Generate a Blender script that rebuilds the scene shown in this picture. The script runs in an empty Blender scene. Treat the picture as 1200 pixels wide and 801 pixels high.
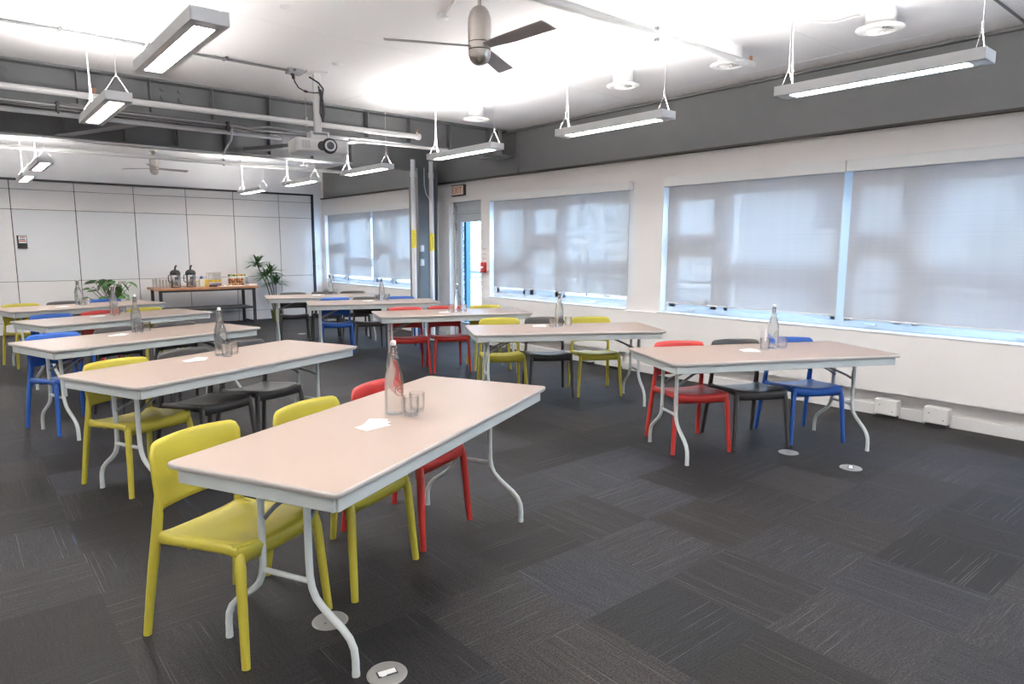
import bpy, math, random
from mathutils import Vector, Matrix
random.seed(7)
PI = math.pi
C = bpy.context.scene.collection
SC = bpy.context.scene

# ------------------------------------------------------------------ materials
def mat(name, col, rough=0.5, metal=0.0, spec=0.5, noise=0.0, nscale=20.0, coat=0.0, bump=0.0, bscale=60.0, emit=None, estr=0.0):
    m = bpy.data.materials.new(name); m.use_nodes = True
    nt = m.node_tree; N = nt.nodes; L = nt.links
    b = N['Principled BSDF']
    b.inputs['Base Color'].default_value = (*col, 1)
    b.inputs['Roughness'].default_value = rough
    b.inputs['Metallic'].default_value = metal
    b.inputs['Specular IOR Level'].default_value = spec
    b.inputs['Coat Weight'].default_value = coat
    tc = N.new('ShaderNodeTexCoord')
    if noise > 0:
        n = N.new('ShaderNodeTexNoise'); n.inputs['Scale'].default_value = nscale; n.inputs['Detail'].default_value = 4
        L.new(tc.outputs['Object'], n.inputs['Vector'])
        r = N.new('ShaderNodeMapRange'); r.inputs[3].default_value = 1 - noise; r.inputs[4].default_value = 1 + noise
        L.new(n.outputs['Fac'], r.inputs[0])
        v = N.new('ShaderNodeVectorMath'); v.operation = 'SCALE'; v.inputs[0].default_value = col
        L.new(r.outputs[0], v.inputs['Scale']); L.new(v.outputs[0], b.inputs['Base Color'])
    if bump > 0:
        n2 = N.new('ShaderNodeTexNoise'); n2.inputs['Scale'].default_value = bscale
        L.new(tc.outputs['Object'], n2.inputs['Vector'])
        bp = N.new('ShaderNodeBump'); bp.inputs['Strength'].default_value = bump; bp.inputs['Distance'].default_value = 0.002
        L.new(n2.outputs['Fac'], bp.inputs['Height']); L.new(bp.outputs[0], b.inputs['Normal'])
    if emit:
        b.inputs['Emission Color'].default_value = (*emit, 1); b.inputs['Emission Strength'].default_value = estr
    return m

def glass_mat(name, col=(1, 1, 1), ior=1.45, rough=0.0, clear=0.0):
    m = bpy.data.materials.new(name); m.use_nodes = True
    nt = m.node_tree; N = nt.nodes; L = nt.links
    N.remove(N['Principled BSDF']); out = N['Material Output']
    g = N.new('ShaderNodeBsdfGlass'); g.inputs['Color'].default_value = (*col, 1); g.inputs['IOR'].default_value = ior; g.inputs['Roughness'].default_value = rough
    t = N.new('ShaderNodeBsdfTransparent'); t.inputs['Color'].default_value = (*col, 1)
    x = N.new('ShaderNodeMixShader'); x.inputs[0].default_value = clear
    L.new(g.outputs[0], x.inputs[1]); L.new(t.outputs[0], x.inputs[2]); L.new(x.outputs[0], out.inputs[0])
    return m

def pane_mat(name, tint):
    # thin window pane: mostly see-through with a mirror-like sheen by viewing angle
    m = bpy.data.materials.new(name); m.use_nodes = True
    nt = m.node_tree; N = nt.nodes; L = nt.links
    N.remove(N['Principled BSDF']); out = N['Material Output']
    t = N.new('ShaderNodeBsdfTransparent'); t.inputs['Color'].default_value = (*tint, 1)
    g = N.new('ShaderNodeBsdfGlossy'); g.inputs['Roughness'].default_value = 0.02
    x = N.new('ShaderNodeMixShader'); x.inputs[0].default_value = 0.05
    L.new(t.outputs[0], x.inputs[1]); L.new(g.outputs[0], x.inputs[2]); L.new(x.outputs[0], out.inputs[0])
    return m

def blind_mat():
    # woven solar-screen cloth: fine open mesh, part see-through, part translucent
    m = bpy.data.materials.new('solar_screen'); m.use_nodes = True
    nt = m.node_tree; N = nt.nodes; L = nt.links
    N.remove(N['Principled BSDF']); out = N['Material Output']
    tc = N.new('ShaderNodeTexCoord'); sp = N.new('ShaderNodeSeparateXYZ'); L.new(tc.outputs['Object'], sp.inputs[0])
    n = N.new('ShaderNodeTexNoise'); n.noise_dimensions = '1D'; n.inputs['Scale'].default_value = 55; n.inputs['Detail'].default_value = 3
    L.new(sp.outputs['Z'], n.inputs['W'])
    n2 = N.new('ShaderNodeTexNoise'); n2.noise_dimensions = '1D'; n2.inputs['Scale'].default_value = 9
    L.new(sp.outputs['Y'], n2.inputs['W'])
    a = N.new('ShaderNodeMath'); a.operation = 'ADD'; L.new(n.outputs['Fac'], a.inputs[0]); L.new(n2.outputs['Fac'], a.inputs[1])
    r = N.new('ShaderNodeMapRange'); r.inputs[1].default_value = 0.6; r.inputs[2].default_value = 1.4; r.inputs[3].default_value = 0.95; r.inputs[4].default_value = 1.05
    L.new(a.outputs[0], r.inputs[0])
    v = N.new('ShaderNodeVectorMath'); v.operation = 'SCALE'; v.inputs[0].default_value = (0.60, 0.58, 0.565); L.new(r.outputs[0], v.inputs['Scale'])
    d = N.new('ShaderNodeBsdfDiffuse'); L.new(v.outputs[0], d.inputs['Color'])
    tr = N.new('ShaderNodeBsdfTranslucent'); tr.inputs['Color'].default_value = (0.50, 0.52, 0.55, 1)
    x1 = N.new('ShaderNodeMixShader'); x1.inputs[0].default_value = 0.22; L.new(d.outputs[0], x1.inputs[1]); L.new(tr.outputs[0], x1.inputs[2])
    t = N.new('ShaderNodeBsdfTransparent')
    x2 = N.new('ShaderNodeMixShader'); x2.inputs[0].default_value = BLIND_OPEN; L.new(x1.outputs[0], x2.inputs[1]); L.new(t.outputs[0], x2.inputs[2])
    L.new(x2.outputs[0], out.inputs[0])
    return m

BLIND_OPEN = 0.17
LAMP = 64.0; UP = 72.0; SKY = 9.5

def emis(name, col, s):
    m = bpy.data.materials.new(name); m.use_nodes = True
    b = m.node_tree.nodes['Principled BSDF']; b.inputs['Base Color'].default_value = (0.9, 0.9, 0.9, 1)
    b.inputs['Emission Color'].default_value = (*col, 1); b.inputs['Emission Strength'].default_value = s
    return m

def carpet_mat():
    m = bpy.data.materials.new('carpet_tiles'); m.use_nodes = True
    nt = m.node_tree; N = nt.nodes; L = nt.links
    b = N['Principled BSDF']; b.inputs['Roughness'].default_value = 0.6; b.inputs['Specular IOR Level'].default_value = 0.22
    b.inputs['Sheen Weight'].default_value = 0.0
    def M(op, a, c=None):
        n = N.new('ShaderNodeMath'); n.operation = op
        for i, v in enumerate((a, c)):
            if v is None: continue
            if isinstance(v, (int, float)): n.inputs[i].default_value = v
            else: L.new(v, n.inputs[i])
        return n.outputs[0]
    tc = N.new('ShaderNodeTexCoord'); sp = N.new('ShaderNodeSeparateXYZ'); L.new(tc.outputs['Object'], sp.inputs[0])
    x = M('ADD', sp.outputs['X'], 20.11); y = M('ADD', sp.outputs['Y'], 20.23)
    T = 0.5
    tx = M('FLOOR', M('DIVIDE', x, T)); ty = M('FLOOR', M('DIVIDE', y, T))
    cv = N.new('ShaderNodeCombineXYZ'); L.new(tx, cv.inputs[0]); L.new(ty, cv.inputs[1])
    wn = N.new('ShaderNodeTexWhiteNoise'); wn.noise_dimensions = '3D'; L.new(cv.outputs[0], wn.inputs['Vector'])
    cs = N.new('ShaderNodeSeparateColor'); L.new(wn.outputs['Color'], cs.inputs[0])
    # quarter-turn: mostly checkerboard
    par = M('MODULO', M('ADD', tx, ty), 2.0)
    # across / along coordinates
    def mix(f, a, c):  # a*(1-f)+c*f
        n = N.new('ShaderNodeMix'); n.data_type = 'FLOAT'; L.new(f, n.inputs[0]); L.new(a, n.inputs[2]); L.new(c, n.inputs[3]); return n.outputs[0]
    ac = mix(par, x, y); al = mix(par, y, x)
    tid = M('MULTIPLY', wn.outputs['Value'], 37.0)
    def streak(sa, sl, seed):
        v = N.new('ShaderNodeCombineXYZ'); L.new(M('ADD', M('MULTIPLY', ac, sa), tid), v.inputs[0]); L.new(M('MULTIPLY', al, sl), v.inputs[1]); L.new(M('ADD', tid, seed), v.inputs[2])
        n = N.new('ShaderNodeTexNoise'); n.inputs['Scale'].default_value = 1; n.inputs['Detail'].default_value = 2; L.new(v.outputs[0], n.inputs['Vector']); return n.outputs['Fac']
    fine = streak(170, 9, 0)        # fine loops
    broad = streak(26, 1.2, 5)      # broad bands inside a tile
    # thin light pinstripes: some of the 12 mm yarn rows in each tile are pale
    row = M('DIVIDE', ac, 0.012); ri = M('FLOOR', row); rf = M('FRACT', row, None)
    cr_ = N.new('ShaderNodeCombineXYZ'); L.new(ri, cr_.inputs[0]); L.new(tid, cr_.inputs[1])
    wr2 = N.new('ShaderNodeTexWhiteNoise'); wr2.noise_dimensions = '3D'; L.new(cr_.outputs[0], wr2.inputs['Vector'])
    on = M('GREATER_THAN', wr2.outputs['Value'], 0.885)
    thin = M('LESS_THAN', M('ABSOLUTE', M('SUBTRACT', rf, 0.5)), 0.16)
    fade = streak(80, 3.5, 9)
    fr_ = N.new('ShaderNodeMapRange'); fr_.inputs[1].default_value = 0.42; fr_.inputs[2].default_value = 0.62; L.new(fade, fr_.inputs[0])
    class _P: pass
    pr = _P(); pr.outputs = [M('MULTIPLY', M('MULTIPLY', on, thin), fr_.outputs[0])]
    grain = N.new('ShaderNodeTexNoise'); grain.inputs['Scale'].default_value = 120; grain.inputs['Detail'].default_value = 3; L.new(tc.outputs['Object'], grain.inputs['Vector'])
    base = M('ADD', M('MULTIPLY', cs.outputs[0], 0.95), 0.45)
    base = M('MULTIPLY', base, M('ADD', M('MULTIPLY', broad, 0.7), 0.65))
    base = M('MULTIPLY', base, M('ADD', M('MULTIPLY', fine, 1.6), 0.15))
    base = M('MULTIPLY', base, M('MAXIMUM', M('ADD', M('MULTIPLY', grain.outputs['Fac'], 4.0), -1.0), 0.15))
    c1 = N.new('ShaderNodeVectorMath'); c1.operation = 'SCALE'; L.new(base, c1.inputs['Scale'])
    tint = N.new('ShaderNodeMix'); tint.data_type = 'RGBA'; L.new(cs.outputs[1], tint.inputs[0]); tint.inputs[6].default_value = (0.0205, 0.0180, 0.0172, 1); tint.inputs[7].default_value = (0.0175, 0.0183, 0.0225, 1); L.new(tint.outputs[2], c1.inputs[0])
    mx = N.new('ShaderNodeMix'); mx.data_type = 'RGBA'; L.new(M('MULTIPLY', pr.outputs[0], 0.55), mx.inputs[0]); L.new(c1.outputs[0], mx.inputs[6]); mx.inputs[7].default_value = (0.10, 0.095, 0.10, 1)
    # rare blue yarn
    blue = streak(30, 1.0, 21)
    brr = N.new('ShaderNodeMapRange'); brr.inputs[1].default_value = 0.775; brr.inputs[2].default_value = 0.79; L.new(blue, brr.inputs[0])
    mb = N.new('ShaderNodeMix'); mb.data_type = 'RGBA'; L.new(M('MULTIPLY', brr.outputs[0], 0.7), mb.inputs[0]); L.new(mx.outputs[2], mb.inputs[6]); mb.inputs[7].default_value = (0.03, 0.10, 0.2, 1)
    # brownish wear stain by the window
    st = N.new('ShaderNodeVectorMath'); st.operation = 'DISTANCE'; L.new(tc.outputs['Object'], st.inputs[0]); st.inputs[1].default_value = (4.62, 1.5, 0)
    sn = N.new('ShaderNodeTexNoise'); sn.inputs['Scale'].default_value = 9; sn.inputs['Detail'].default_value = 4; L.new(tc.outputs['Object'], sn.inputs['Vector'])
    sr = N.new('ShaderNodeMapRange'); sr.inputs[1].default_value = 0.30; sr.inputs[2].default_value = 0.0; sr.inputs[3].default_value = 0; sr.inputs[4].default_value = 1.6; L.new(st.outputs['Value'], sr.inputs[0])
    sf = M('MINIMUM', M('MULTIPLY', sr.outputs[0], sn.outputs['Fac']), 0.6)
    ms = N.new('ShaderNodeMix'); ms.data_type = 'RGBA'; L.new(sf, ms.inputs[0]); L.new(mb.outputs[2], ms.inputs[6]); ms.inputs[7].default_value = (0.018, 0.015, 0.014, 1)
    L.new(ms.outputs[2], b.inputs['Base Color'])
    bp = N.new('ShaderNodeBump'); bp.inputs['Strength'].default_value = 0.5; bp.inputs['Distance'].default_value = 0.003
    L.new(fine, bp.inputs['Height']); L.new(bp.outputs[0], b.inputs['Normal'])
    return m

MT = {
 'wall': mat('white_paint_wall', (0.90, 0.875, 0.86), 0.6, noise=0.01, nscale=3, bump=0.05),
 'wallfar': mat('white_paint_far', (0.89, 0.88, 0.89), 0.6, noise=0.01, nscale=3),
 'ceil': mat('ceiling_paint', (0.87, 0.855, 0.86), 0.7, noise=0.015, nscale=2),
 'panel': mat('partition_laminate', (0.80, 0.775, 0.77), 0.45, noise=0.01, nscale=4),
 'board': mat('whiteboard_laminate', (0.78, 0.785, 0.80), 0.14, noise=0.008, nscale=3),
 'black': mat('black_trim', (0.02, 0.02, 0.02), 0.5),
 'steel': mat('grey_painted_steel', (0.168, 0.172, 0.176), 0.55, noise=0.08, nscale=5, bump=0.06, bscale=8),
 'shadeblk': mat('shade_black', (0.03, 0.026, 0.022), 0.6),
 'whitem': mat('white_metal', (0.78, 0.77, 0.76), 0.4, noise=0.01),
 'pipe': mat('white_pipe', (0.72, 0.71, 0.70), 0.4, noise=0.02),
 'grey_fix': mat('fixture_grey', (0.86, 0.87, 0.87), 0.45, noise=0.01),
 'dkgalv': mat('dull_conduit', (0.16, 0.16, 0.165), 0.5, noise=0.1, nscale=30),
 'galv': mat('galvanised_conduit', (0.42, 0.42, 0.43), 0.4, metal=0.6, noise=0.1, nscale=30),
 'nickel': mat('brushed_nickel', (0.55, 0.51, 0.47), 0.3, metal=0.9, noise=0.06, nscale=40),
 'blade': mat('fan_blade', (0.36, 0.33, 0.32), 0.45, metal=0.3, noise=0.03),
 'top': mat('table_laminate', (0.345, 0.262, 0.218), 0.42, spec=0.5, noise=0.012, nscale=120),
 'band': mat('table_edge', (0.52, 0.49, 0.46), 0.5, noise=0.03),
 'tmetal': mat('table_frame_paint', (0.56, 0.60, 0.59), 0.45, noise=0.05, nscale=15),
 'brace': mat('table_brace_paint', (0.22, 0.23, 0.235), 0.5, noise=0.05),
 'lime': mat('lime_plastic', (0.44, 0.385, 0.045), 0.42, spec=0.45, noise=0.02, nscale=8),
 'red': mat('red_plastic', (0.42, 0.03, 0.025), 0.38, spec=0.45, noise=0.02, nscale=8),
 'bluep': mat('blue_plastic', (0.02, 0.095, 0.38), 0.38, spec=0.45, noise=0.02, nscale=8),
 'char': mat('charcoal_plastic', (0.05, 0.047, 0.046), 0.36, spec=0.5, noise=0.03, nscale=8),
 'paper': mat('white_paper', (0.86, 0.86, 0.86), 0.7, noise=0.01),
 'glass': glass_mat('clear_glass', (0.995, 1.0, 0.995), 1.34, clear=0.36),
 'thinglass': glass_mat('thin_glass', (0.98, 0.99, 0.99), 1.2, clear=0.8),
 'tumbler': glass_mat('tumbler_glass', (0.99, 0.995, 0.995), 1.25, clear=0.65),
 'water': glass_mat('water', (0.985, 0.99, 0.99), 1.33, clear=0.0),
 'ceramic': mat('white_ceramic', (0.82, 0.81, 0.78), 0.3),
 'wire': mat('steel_wire', (0.3, 0.3, 0.31), 0.3, metal=0.8),
 'ink': mat('dark_print', (0.06, 0.06, 0.07), 0.6),
 'pane': pane_mat('window_glass', (0.90, 0.95, 0.98)),
 'wframe': mat('window_frame_white', (0.72, 0.76, 0.80), 0.45, noise=0.01),
 'dframe': mat('door_frame_grey', (0.52, 0.55, 0.58), 0.45, noise=0.01),
 'bluef': mat('blue_door_edge', (0.03, 0.14, 0.24), 0.4),
 'wood': mat('counter_wood', (0.42, 0.20, 0.10), 0.45, noise=0.25, nscale=12),
 'blk': mat('black_steel', (0.025, 0.025, 0.03), 0.5, noise=0.05),
 'chrome': mat('stainless', (0.55, 0.53, 0.51), 0.20, metal=0.95, noise=0.03),
 'floorbox': mat('brushed_floor_plate', (0.30, 0.295, 0.285), 0.30, metal=0.3, noise=0.08, nscale=60),
 'yellow': mat('yellow_tag', (0.80, 0.66, 0.05), 0.5),
 'alarm': mat('alarm_red', (0.60, 0.04, 0.03), 0.4),
 'signface': mat('sign_cream', (0.80, 0.70, 0.58), 0.5),
 'signred': mat('sign_red', (0.50, 0.12, 0.06), 0.5),
 'leaf': mat('leaf_green', (0.045, 0.13, 0.03), 0.45, noise=0.35, nscale=12),
 'leaf2': mat('broad_leaf_green', (0.06, 0.20, 0.035), 0.4, noise=0.3, nscale=14),
 'stem': mat('plant_stem', (0.12, 0.09, 0.05), 0.7, noise=0.2),
 'pot': mat('olive_pot', (0.22, 0.24, 0.08), 0.5, noise=0.1),
 'soil': mat('soil', (0.04, 0.03, 0.02), 0.9, noise=0.3),
 'bake': mat('golden_pastry', (0.50, 0.25, 0.07), 0.6, noise=0.35, nscale=40),
 'bake2': mat('brown_pastry', (0.26, 0.10, 0.035), 0.6, noise=0.35, nscale=40),
 'fruit': mat('yellow_fruit', (0.72, 0.48, 0.05), 0.45, noise=0.2, nscale=30),
 'berry': mat('dark_berries', (0.07, 0.02, 0.03), 0.4, noise=0.4, nscale=60),
 'tea': mat('yellow_carton', (0.75, 0.55, 0.10), 0.5, noise=0.05),
 'cream': mat('cream_carton', (0.75, 0.72, 0.55), 0.5, noise=0.03),
 'bluecap': mat('blue_cap', (0.03, 0.08, 0.25), 0.4),
 'copper': mat('brass_nozzle', (0.45, 0.22, 0.12), 0.35, metal=0.8),
 'brick': None, 'carpet': carpet_mat(), 'blind': blind_mat(),
 'lampdn': emis('lamp_diffuser', (1.0, 0.965, 0.93), LAMP), 'lampup': emis('lamp_uplight', (1.0, 0.97, 0.94), UP),
 'outwin': mat('dark_outside_glass', (0.16, 0.18, 0.22), 0.15),
 'railm': mat('railing_paint', (0.05, 0.07, 0.09), 0.5, noise=0.05),
 'deck': mat('deck_concrete', (0.45, 0.46, 0.47), 0.8, noise=0.1),
 'tree': mat('outside_leaves', (0.42, 0.52, 0.36), 0.6, noise=0.4, nscale=3),
 'bark': mat('bark', (0.16, 0.12, 0.09), 0.8, noise=0.3),
}
def brick_mat():
    m = bpy.data.materials.new('pale_brick'); m.use_nodes = True
    nt = m.node_tree; N = nt.nodes; L = nt.links; b = N['Principled BSDF']; b.inputs['Roughness'].default_value = 0.85
    tc = N.new('ShaderNodeTexCoord'); mp = N.new('ShaderNodeMapping'); mp.inputs['Rotation'].default_value = (PI/2, 0, PI/2)
    L.new(tc.outputs['Object'], mp.inputs[0])
    br = N.new('ShaderNodeTexBrick'); br.inputs['Scale'].default_value = 3.2
    br.inputs['Color1'].default_value = (0.78, 0.75, 0.72, 1); br.inputs['Color2'].default_value = (0.68, 0.65, 0.63, 1); br.inputs['Mortar'].default_value = (0.36, 0.35, 0.34, 1)
    sx = N.new('ShaderNodeSeparateXYZ'); L.new(tc.outputs['Object'], sx.inputs[0]); cx = N.new('ShaderNodeCombineXYZ'); L.new(sx.outputs['Y'], cx.inputs[0]); L.new(sx.outputs['Z'], cx.inputs[1])
    L.new(cx.outputs[0], br.inputs['Vector']); L.new(br.outputs['Color'], b.inputs['Base Color'])
    return m
MT['brick'] = brick_mat()

# ------------------------------------------------------------------ mesh builder
class MB:
    def __init__(s): s.v = []; s.f = []; s.sm = []
    def add(s, vs, fs, smooth=False):
        o = len(s.v); s.v += [tuple(p) for p in vs]; s.f += [tuple(i + o for i in f) for f in fs]; s.sm += [smooth] * len(fs); return s
    def box(s, x0, x1, y0, y1, z0, z1, M=None):
        vs = [Vector((x, y, z)) for z in (z0, z1) for x, y in ((x0, y0), (x1, y0), (x1, y1), (x0, y1))]
        if M is not None: vs = [M @ v for v in vs]
        return s.add(vs, [(3, 2, 1, 0), (4, 5, 6, 7), (0, 1, 5, 4), (1, 2, 6, 5), (2, 3, 7, 6), (3, 0, 4, 7)])
    def bbox(s, x0, x1, y0, y1, z0, z1, b=0.004, M=None):
        # box with chamfered vertical and horizontal edges
        pts = []; 
        def ring(i, z): return [(x0+i+b, y0+i), (x1-i-b, y0+i), (x1-i, y0+i+b), (x1-i, y1-i-b), (x1-i-b, y1-i), (x0+i+b, y1-i), (x0+i, y1-i-b), (x0+i, y0+i+b)], z
        rs = [ring(b, z0), ring(0, z0+b), ring(0, z1-b), ring(b, z1)]
        vs = [Vector((p[0], p[1], z)) for r, z in rs for p in r]
        if M is not None: vs = [M @ v for v in vs]
        fs = [tuple(range(7, -1, -1)), tuple(range(24, 32))]
        for k in range(3):
            for i in range(8): fs.append((k*8+i, k*8+(i+1) % 8, k*8+8+(i+1) % 8, k*8+8+i))
        return s.add(vs, fs)
    def tube(s, path, r, n=10, caps=True, flat=None):
        P = [Vector(p) for p in path]; R = r if isinstance(r, (list, tuple)) else [r] * len(P)
        vs = []; u = None
        for i, p in enumerate(P):
            t = (P[min(i+1, len(P)-1)] - P[max(i-1, 0)]).normalized()
            if u is None:
                u = t.cross(Vector((0, 0, 1)))
                if u.length < 0.2: u = t.cross(Vector((0, 1, 0)))
                u.normalize()
            else: u = (u - t * u.dot(t)).normalized()
            w = t.cross(u)
            rr = R[i]; ra, rb = rr if isinstance(rr, tuple) else (rr, rr)
            for k in range(n):
                a = 2*PI*k/n; vs.append(p + u*math.cos(a)*ra + w*math.sin(a)*rb)
        fs = []
        for i in range(len(P)-1):
            for k in range(n): fs.append((i*n+k, i*n+(k+1) % n, (i+1)*n+(k+1) % n, (i+1)*n+k))
        s.add(vs, fs, True)
        if caps:
            s.add([vs[k] for k in range(n)], [tuple(range(n-1, -1, -1))]); s.add([vs[(len(P)-1)*n+k] for k in range(n)], [tuple(range(n))])
        return s
    def lathe(s, prof, n=24, c=(0, 0, 0), smooth=True, closed=False):
        vs = []; fs = []
        for r, z in prof:
            for k in range(n):
                a = 2*PI*k/n; vs.append((c[0]+r*math.cos(a), c[1]+r*math.sin(a), c[2]+z))
        m = len(prof)
        for i in range(m if closed else m-1):
            j = (i+1) % m
            for k in range(n): fs.append((i*n+k, i*n+(k+1) % n, j*n+(k+1) % n, j*n+k))
        s.add(vs, fs, smooth)
        return s
    def disc(s, r, z, n=24, c=(0, 0), up=True):
        vs = [(c[0]+r*math.cos(2*PI*k/n), c[1]+r*math.sin(2*PI*k/n), z) for k in range(n)]
        return s.add(vs, [tuple(range(n)) if up else tuple(range(n-1, -1, -1))])
    def shell(s, fn, nu, nv, th, edge=0.35, axis=None):
        # fn(a,b) -> (point, normal), a,b in 0..1 ; closed slab with thinned rim
        F = []; B = []
        for j in range(nv+1):
            for i in range(nu+1):
                a, b = i/nu, j/nv; p, nn = fn(a, b); p = Vector(p); nn = Vector(nn).normalized()
                t = th/2 * (edge if (i in (0, nu) or j in (0, nv)) else 1.0)
                F.append(p + nn*t); B.append(p - nn*t)
        W = nu+1; n = len(F); fs = []
        for j in range(nv):
            for i in range(nu):
                q = (j*W+i, j*W+i+1, (j+1)*W+i+1, (j+1)*W+i); fs.append(q); fs.append(tuple(k+n for k in reversed(q)))
        rim = [i for i in range(W)] + [j*W+nu for j in range(1, nv+1)] + [nv*W+i for i in range(nu-1, -1, -1)] + [j*W for j in range(nv-1, 0, -1)]
        for k in range(len(rim)):
            a, b = rim[k], rim[(k+1) % len(rim)]; fs.append((b, a, a+n, b+n))
        return s.add(F+B, fs, True)
    def build(s, name, m, parent=None, loc=None):
        me = bpy.data.meshes.new(name); me.from_pydata([tuple(v) for v in s.v], [], s.f); me.update()
        me.polygons.foreach_set('use_smooth', s.sm); me.materials.append(m)
        o = bpy.data.objects.new(name, me); C.objects.link(o)
        if loc is not None: o.location = loc
        if parent is not None: o.parent = parent
        return o

def thing(name, label, cat, loc=(0, 0, 0), rz=0, group=None):
    o = bpy.data.objects.new(name, None); C.objects.link(o); o.location = loc; o.rotation_euler = (0, 0, rz); o.empty_display_size = 0.1
    o['label'] = label; o['category'] = cat
    if group: o['group'] = group
    return o
def tag(o, label, cat, group=None):
    o['label'] = label; o['category'] = cat
    if group: o['group'] = group
    return o
def struct(o): o['kind'] = 'structure'; return o
def dup(root, loc, rz, label, group=None, name=None):
    def cp(o, par):
        c = o.copy(); C.objects.link(c)
        if par is not None: c.parent = par
        for ch in kids.get(o.name, []): cp(ch, c)
        return c
    kids = {}
    for o in C.objects:
        if o.parent is not None: kids.setdefault(o.parent.name, []).append(o)
    r = cp(root, None); r.location = loc; r.rotation_euler = (0, 0, rz); r['label'] = label
    if group: r['group'] = group
    return r

# ------------------------------------------------------------------ room
W = 6.453; FY = 14.331; CZ = 3.19; XL = -3.2; YB = -3.6
struct(MB().box(XL-.2, W+.25, YB-.2, FY+.3, -.12, 0).build('floor', MT['carpet']))
struct(MB().box(XL-.2, W+.25, YB-.2, FY+.3, CZ, CZ+.15).build('ceiling', MT['ceil']))
struct(MB().box(XL-.2, XL, YB, FY+.2, 0, CZ).build('wall_left', MT['wall']))
struct(MB().box(XL-.2, W+.2, YB-.2, YB, 0, CZ).build('wall_back', MT['wall']))
# ceiling board joints, thin battens
cj = MB()
for y in (0.4, 2.84, 5.28): cj.box(XL, 6.3, y-.004, y+.004, CZ-.0015, CZ+.01)
for x in (-1.2, 1.25, 3.7, 6.12): cj.box(x-.004, x+.004, YB, 7.7, CZ-.0015, CZ+.01)
struct(cj.build('trim_1', MT['grey_fix']))

# right wall with openings
SZ = 0.751; HZ = 2.24; TH = 0.22
ops = [(10.16, 14.18, SZ, HZ), (8.50, 9.37, 0.0, 2.255), (5.516, 8.276, SZ, HZ), (0.60, 4.989, SZ, HZ), (-3.0, 0.2, SZ, HZ)]
wr = MB(); ycur = FY+.2
for y0, y1, z0, z1 in ops:
    wr.box(W, W+TH, y1, ycur, 0, CZ)
    if z0 > 0: wr.box(W+.05, W+TH, y0, y1, 0, z0)
    wr.box(W, W+TH, y0, y1, z1, CZ); ycur = y0
wr.box(W, W+TH, YB, ycur, 0, CZ)
struct(wr.build('wall_right', MT['wall']))
# continuous wall cover panel under the windows
MB_ = MB()
for y0, y1 in ((YB, 8.40), (9.98, FY)): MB_.box(W-.055, W+.052, y0, y1, 0.225, SZ)
MB_.box(W-.001, W+.0, 8.4, 8.5, .225, SZ)
struct(MB_.build('trim_2', MT['wall']))
sl = MB()
for y0, y1 in ((-3.0, .2), (0.60, 4.989), (5.516, 8.276), (10.16, 14.18)): sl.bbox(W-.062, W+.16, y0-.01, y1+.01, SZ, SZ+.018)
struct(sl.build('trim_3', MT['whitem']))
bb = MB()
for y0, y1 in ((YB, 8.48), (9.45, FY)): bb.bbox(W-.018, W, y0, y1, 0.0, 0.10)
struct(bb.build('baseboard_right', MT['whitem']))

# far wall : folding partition panels in a black frame
struct(MB().box(XL-.2, W+.2, FY+.035, FY+.3, 0, CZ).build('wall_far', MT['wallfar']))
up = MB().box(XL, W, FY-.02, FY+.04, 2.662, CZ).box(6.262, W, FY-.02, FY+.04, 0, 2.662)
struct(up.build('trim_4', MT['wallfar']))
pw = thing('folding_partition', 'off-white folding wall of laminate panels in a thin black frame across the far end', 'wall panels', (0, FY, 0)); pw['kind'] = 'structure'
MB().box(XL, 6.262, -.022, .04, 2.628, 2.662).box(6.215, 6.262, -.022, .04, 0, 2.662).box(XL, 6.215, .02, .035, 0, 2.628).build('frame', MT['black'], pw)
xs = [-3.2, -2.83, -1.90, -.97, -.036, .894, 1.824, 2.759, 3.66, 4.559, 5.494, 6.215]; zs = [0.0, .20, .911, 2.143, 2.48, 2.628]
for i in range(len(xs)-1):
    for j in range(len(zs)-1):
        m = MT['board'] if (j == 2 and .8 < xs[i] < 3.6) else MT['panel']
        g = .006
        MB().bbox(xs[i]+g, xs[i+1]-g, 0, .022, zs[j]+g*.6, zs[j+1]-g*.6, .003).build('wall_panel', m, pw)

# wall plates beside the partition and card holder on it
def plate(x, y, z, label, facing='y'):
    t = thing('wall_switch', label, 'switch', (x, y, z))
    MB().bbox(-.035, .035, -.008, 0, -.057, .057, .003).build('cover_plate', MT['whitem'], t)
    MB().bbox(-.012, .012, -.013, -.007, -.022, .022, .002).build('rocker', MT['grey_fix'], t)
    return t
plate(6.345, FY-.02, 1.08, 'small white switch plate on the far wall right of the black frame')
plate(6.41, FY-.02, 1.08, 'narrow white plate beside the switch near the window corner').scale = (.45, 1, .5)
ch = thing('card_holder', 'small black card holder with white and red leaflet on the far whiteboard panel', 'holder', (1.005, FY-.001, 1.59))
MB().bbox(-.07, .07, -.035, 0, -.115, -.02, .004).box(-.07, .07, -.006, 0, -.02, .11).box(-.07, -.05, -.03, 0, -.02, .1).build('case', MT['black'], ch)
MB().box(-.045, .062, -.012, -.007, -.02, .10).build('leaflet', MT['paper'], ch)
MB().box(-.06, .055, -.014, -.012, .005, .025).box(-.03, .045, -.014, -.012, .07, .088).build('red_print', MT['signred'], ch)
MB().box(-.035, .045, -.014, -.012, .036, .05).build('dark_print', MT['ink'], ch)

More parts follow.
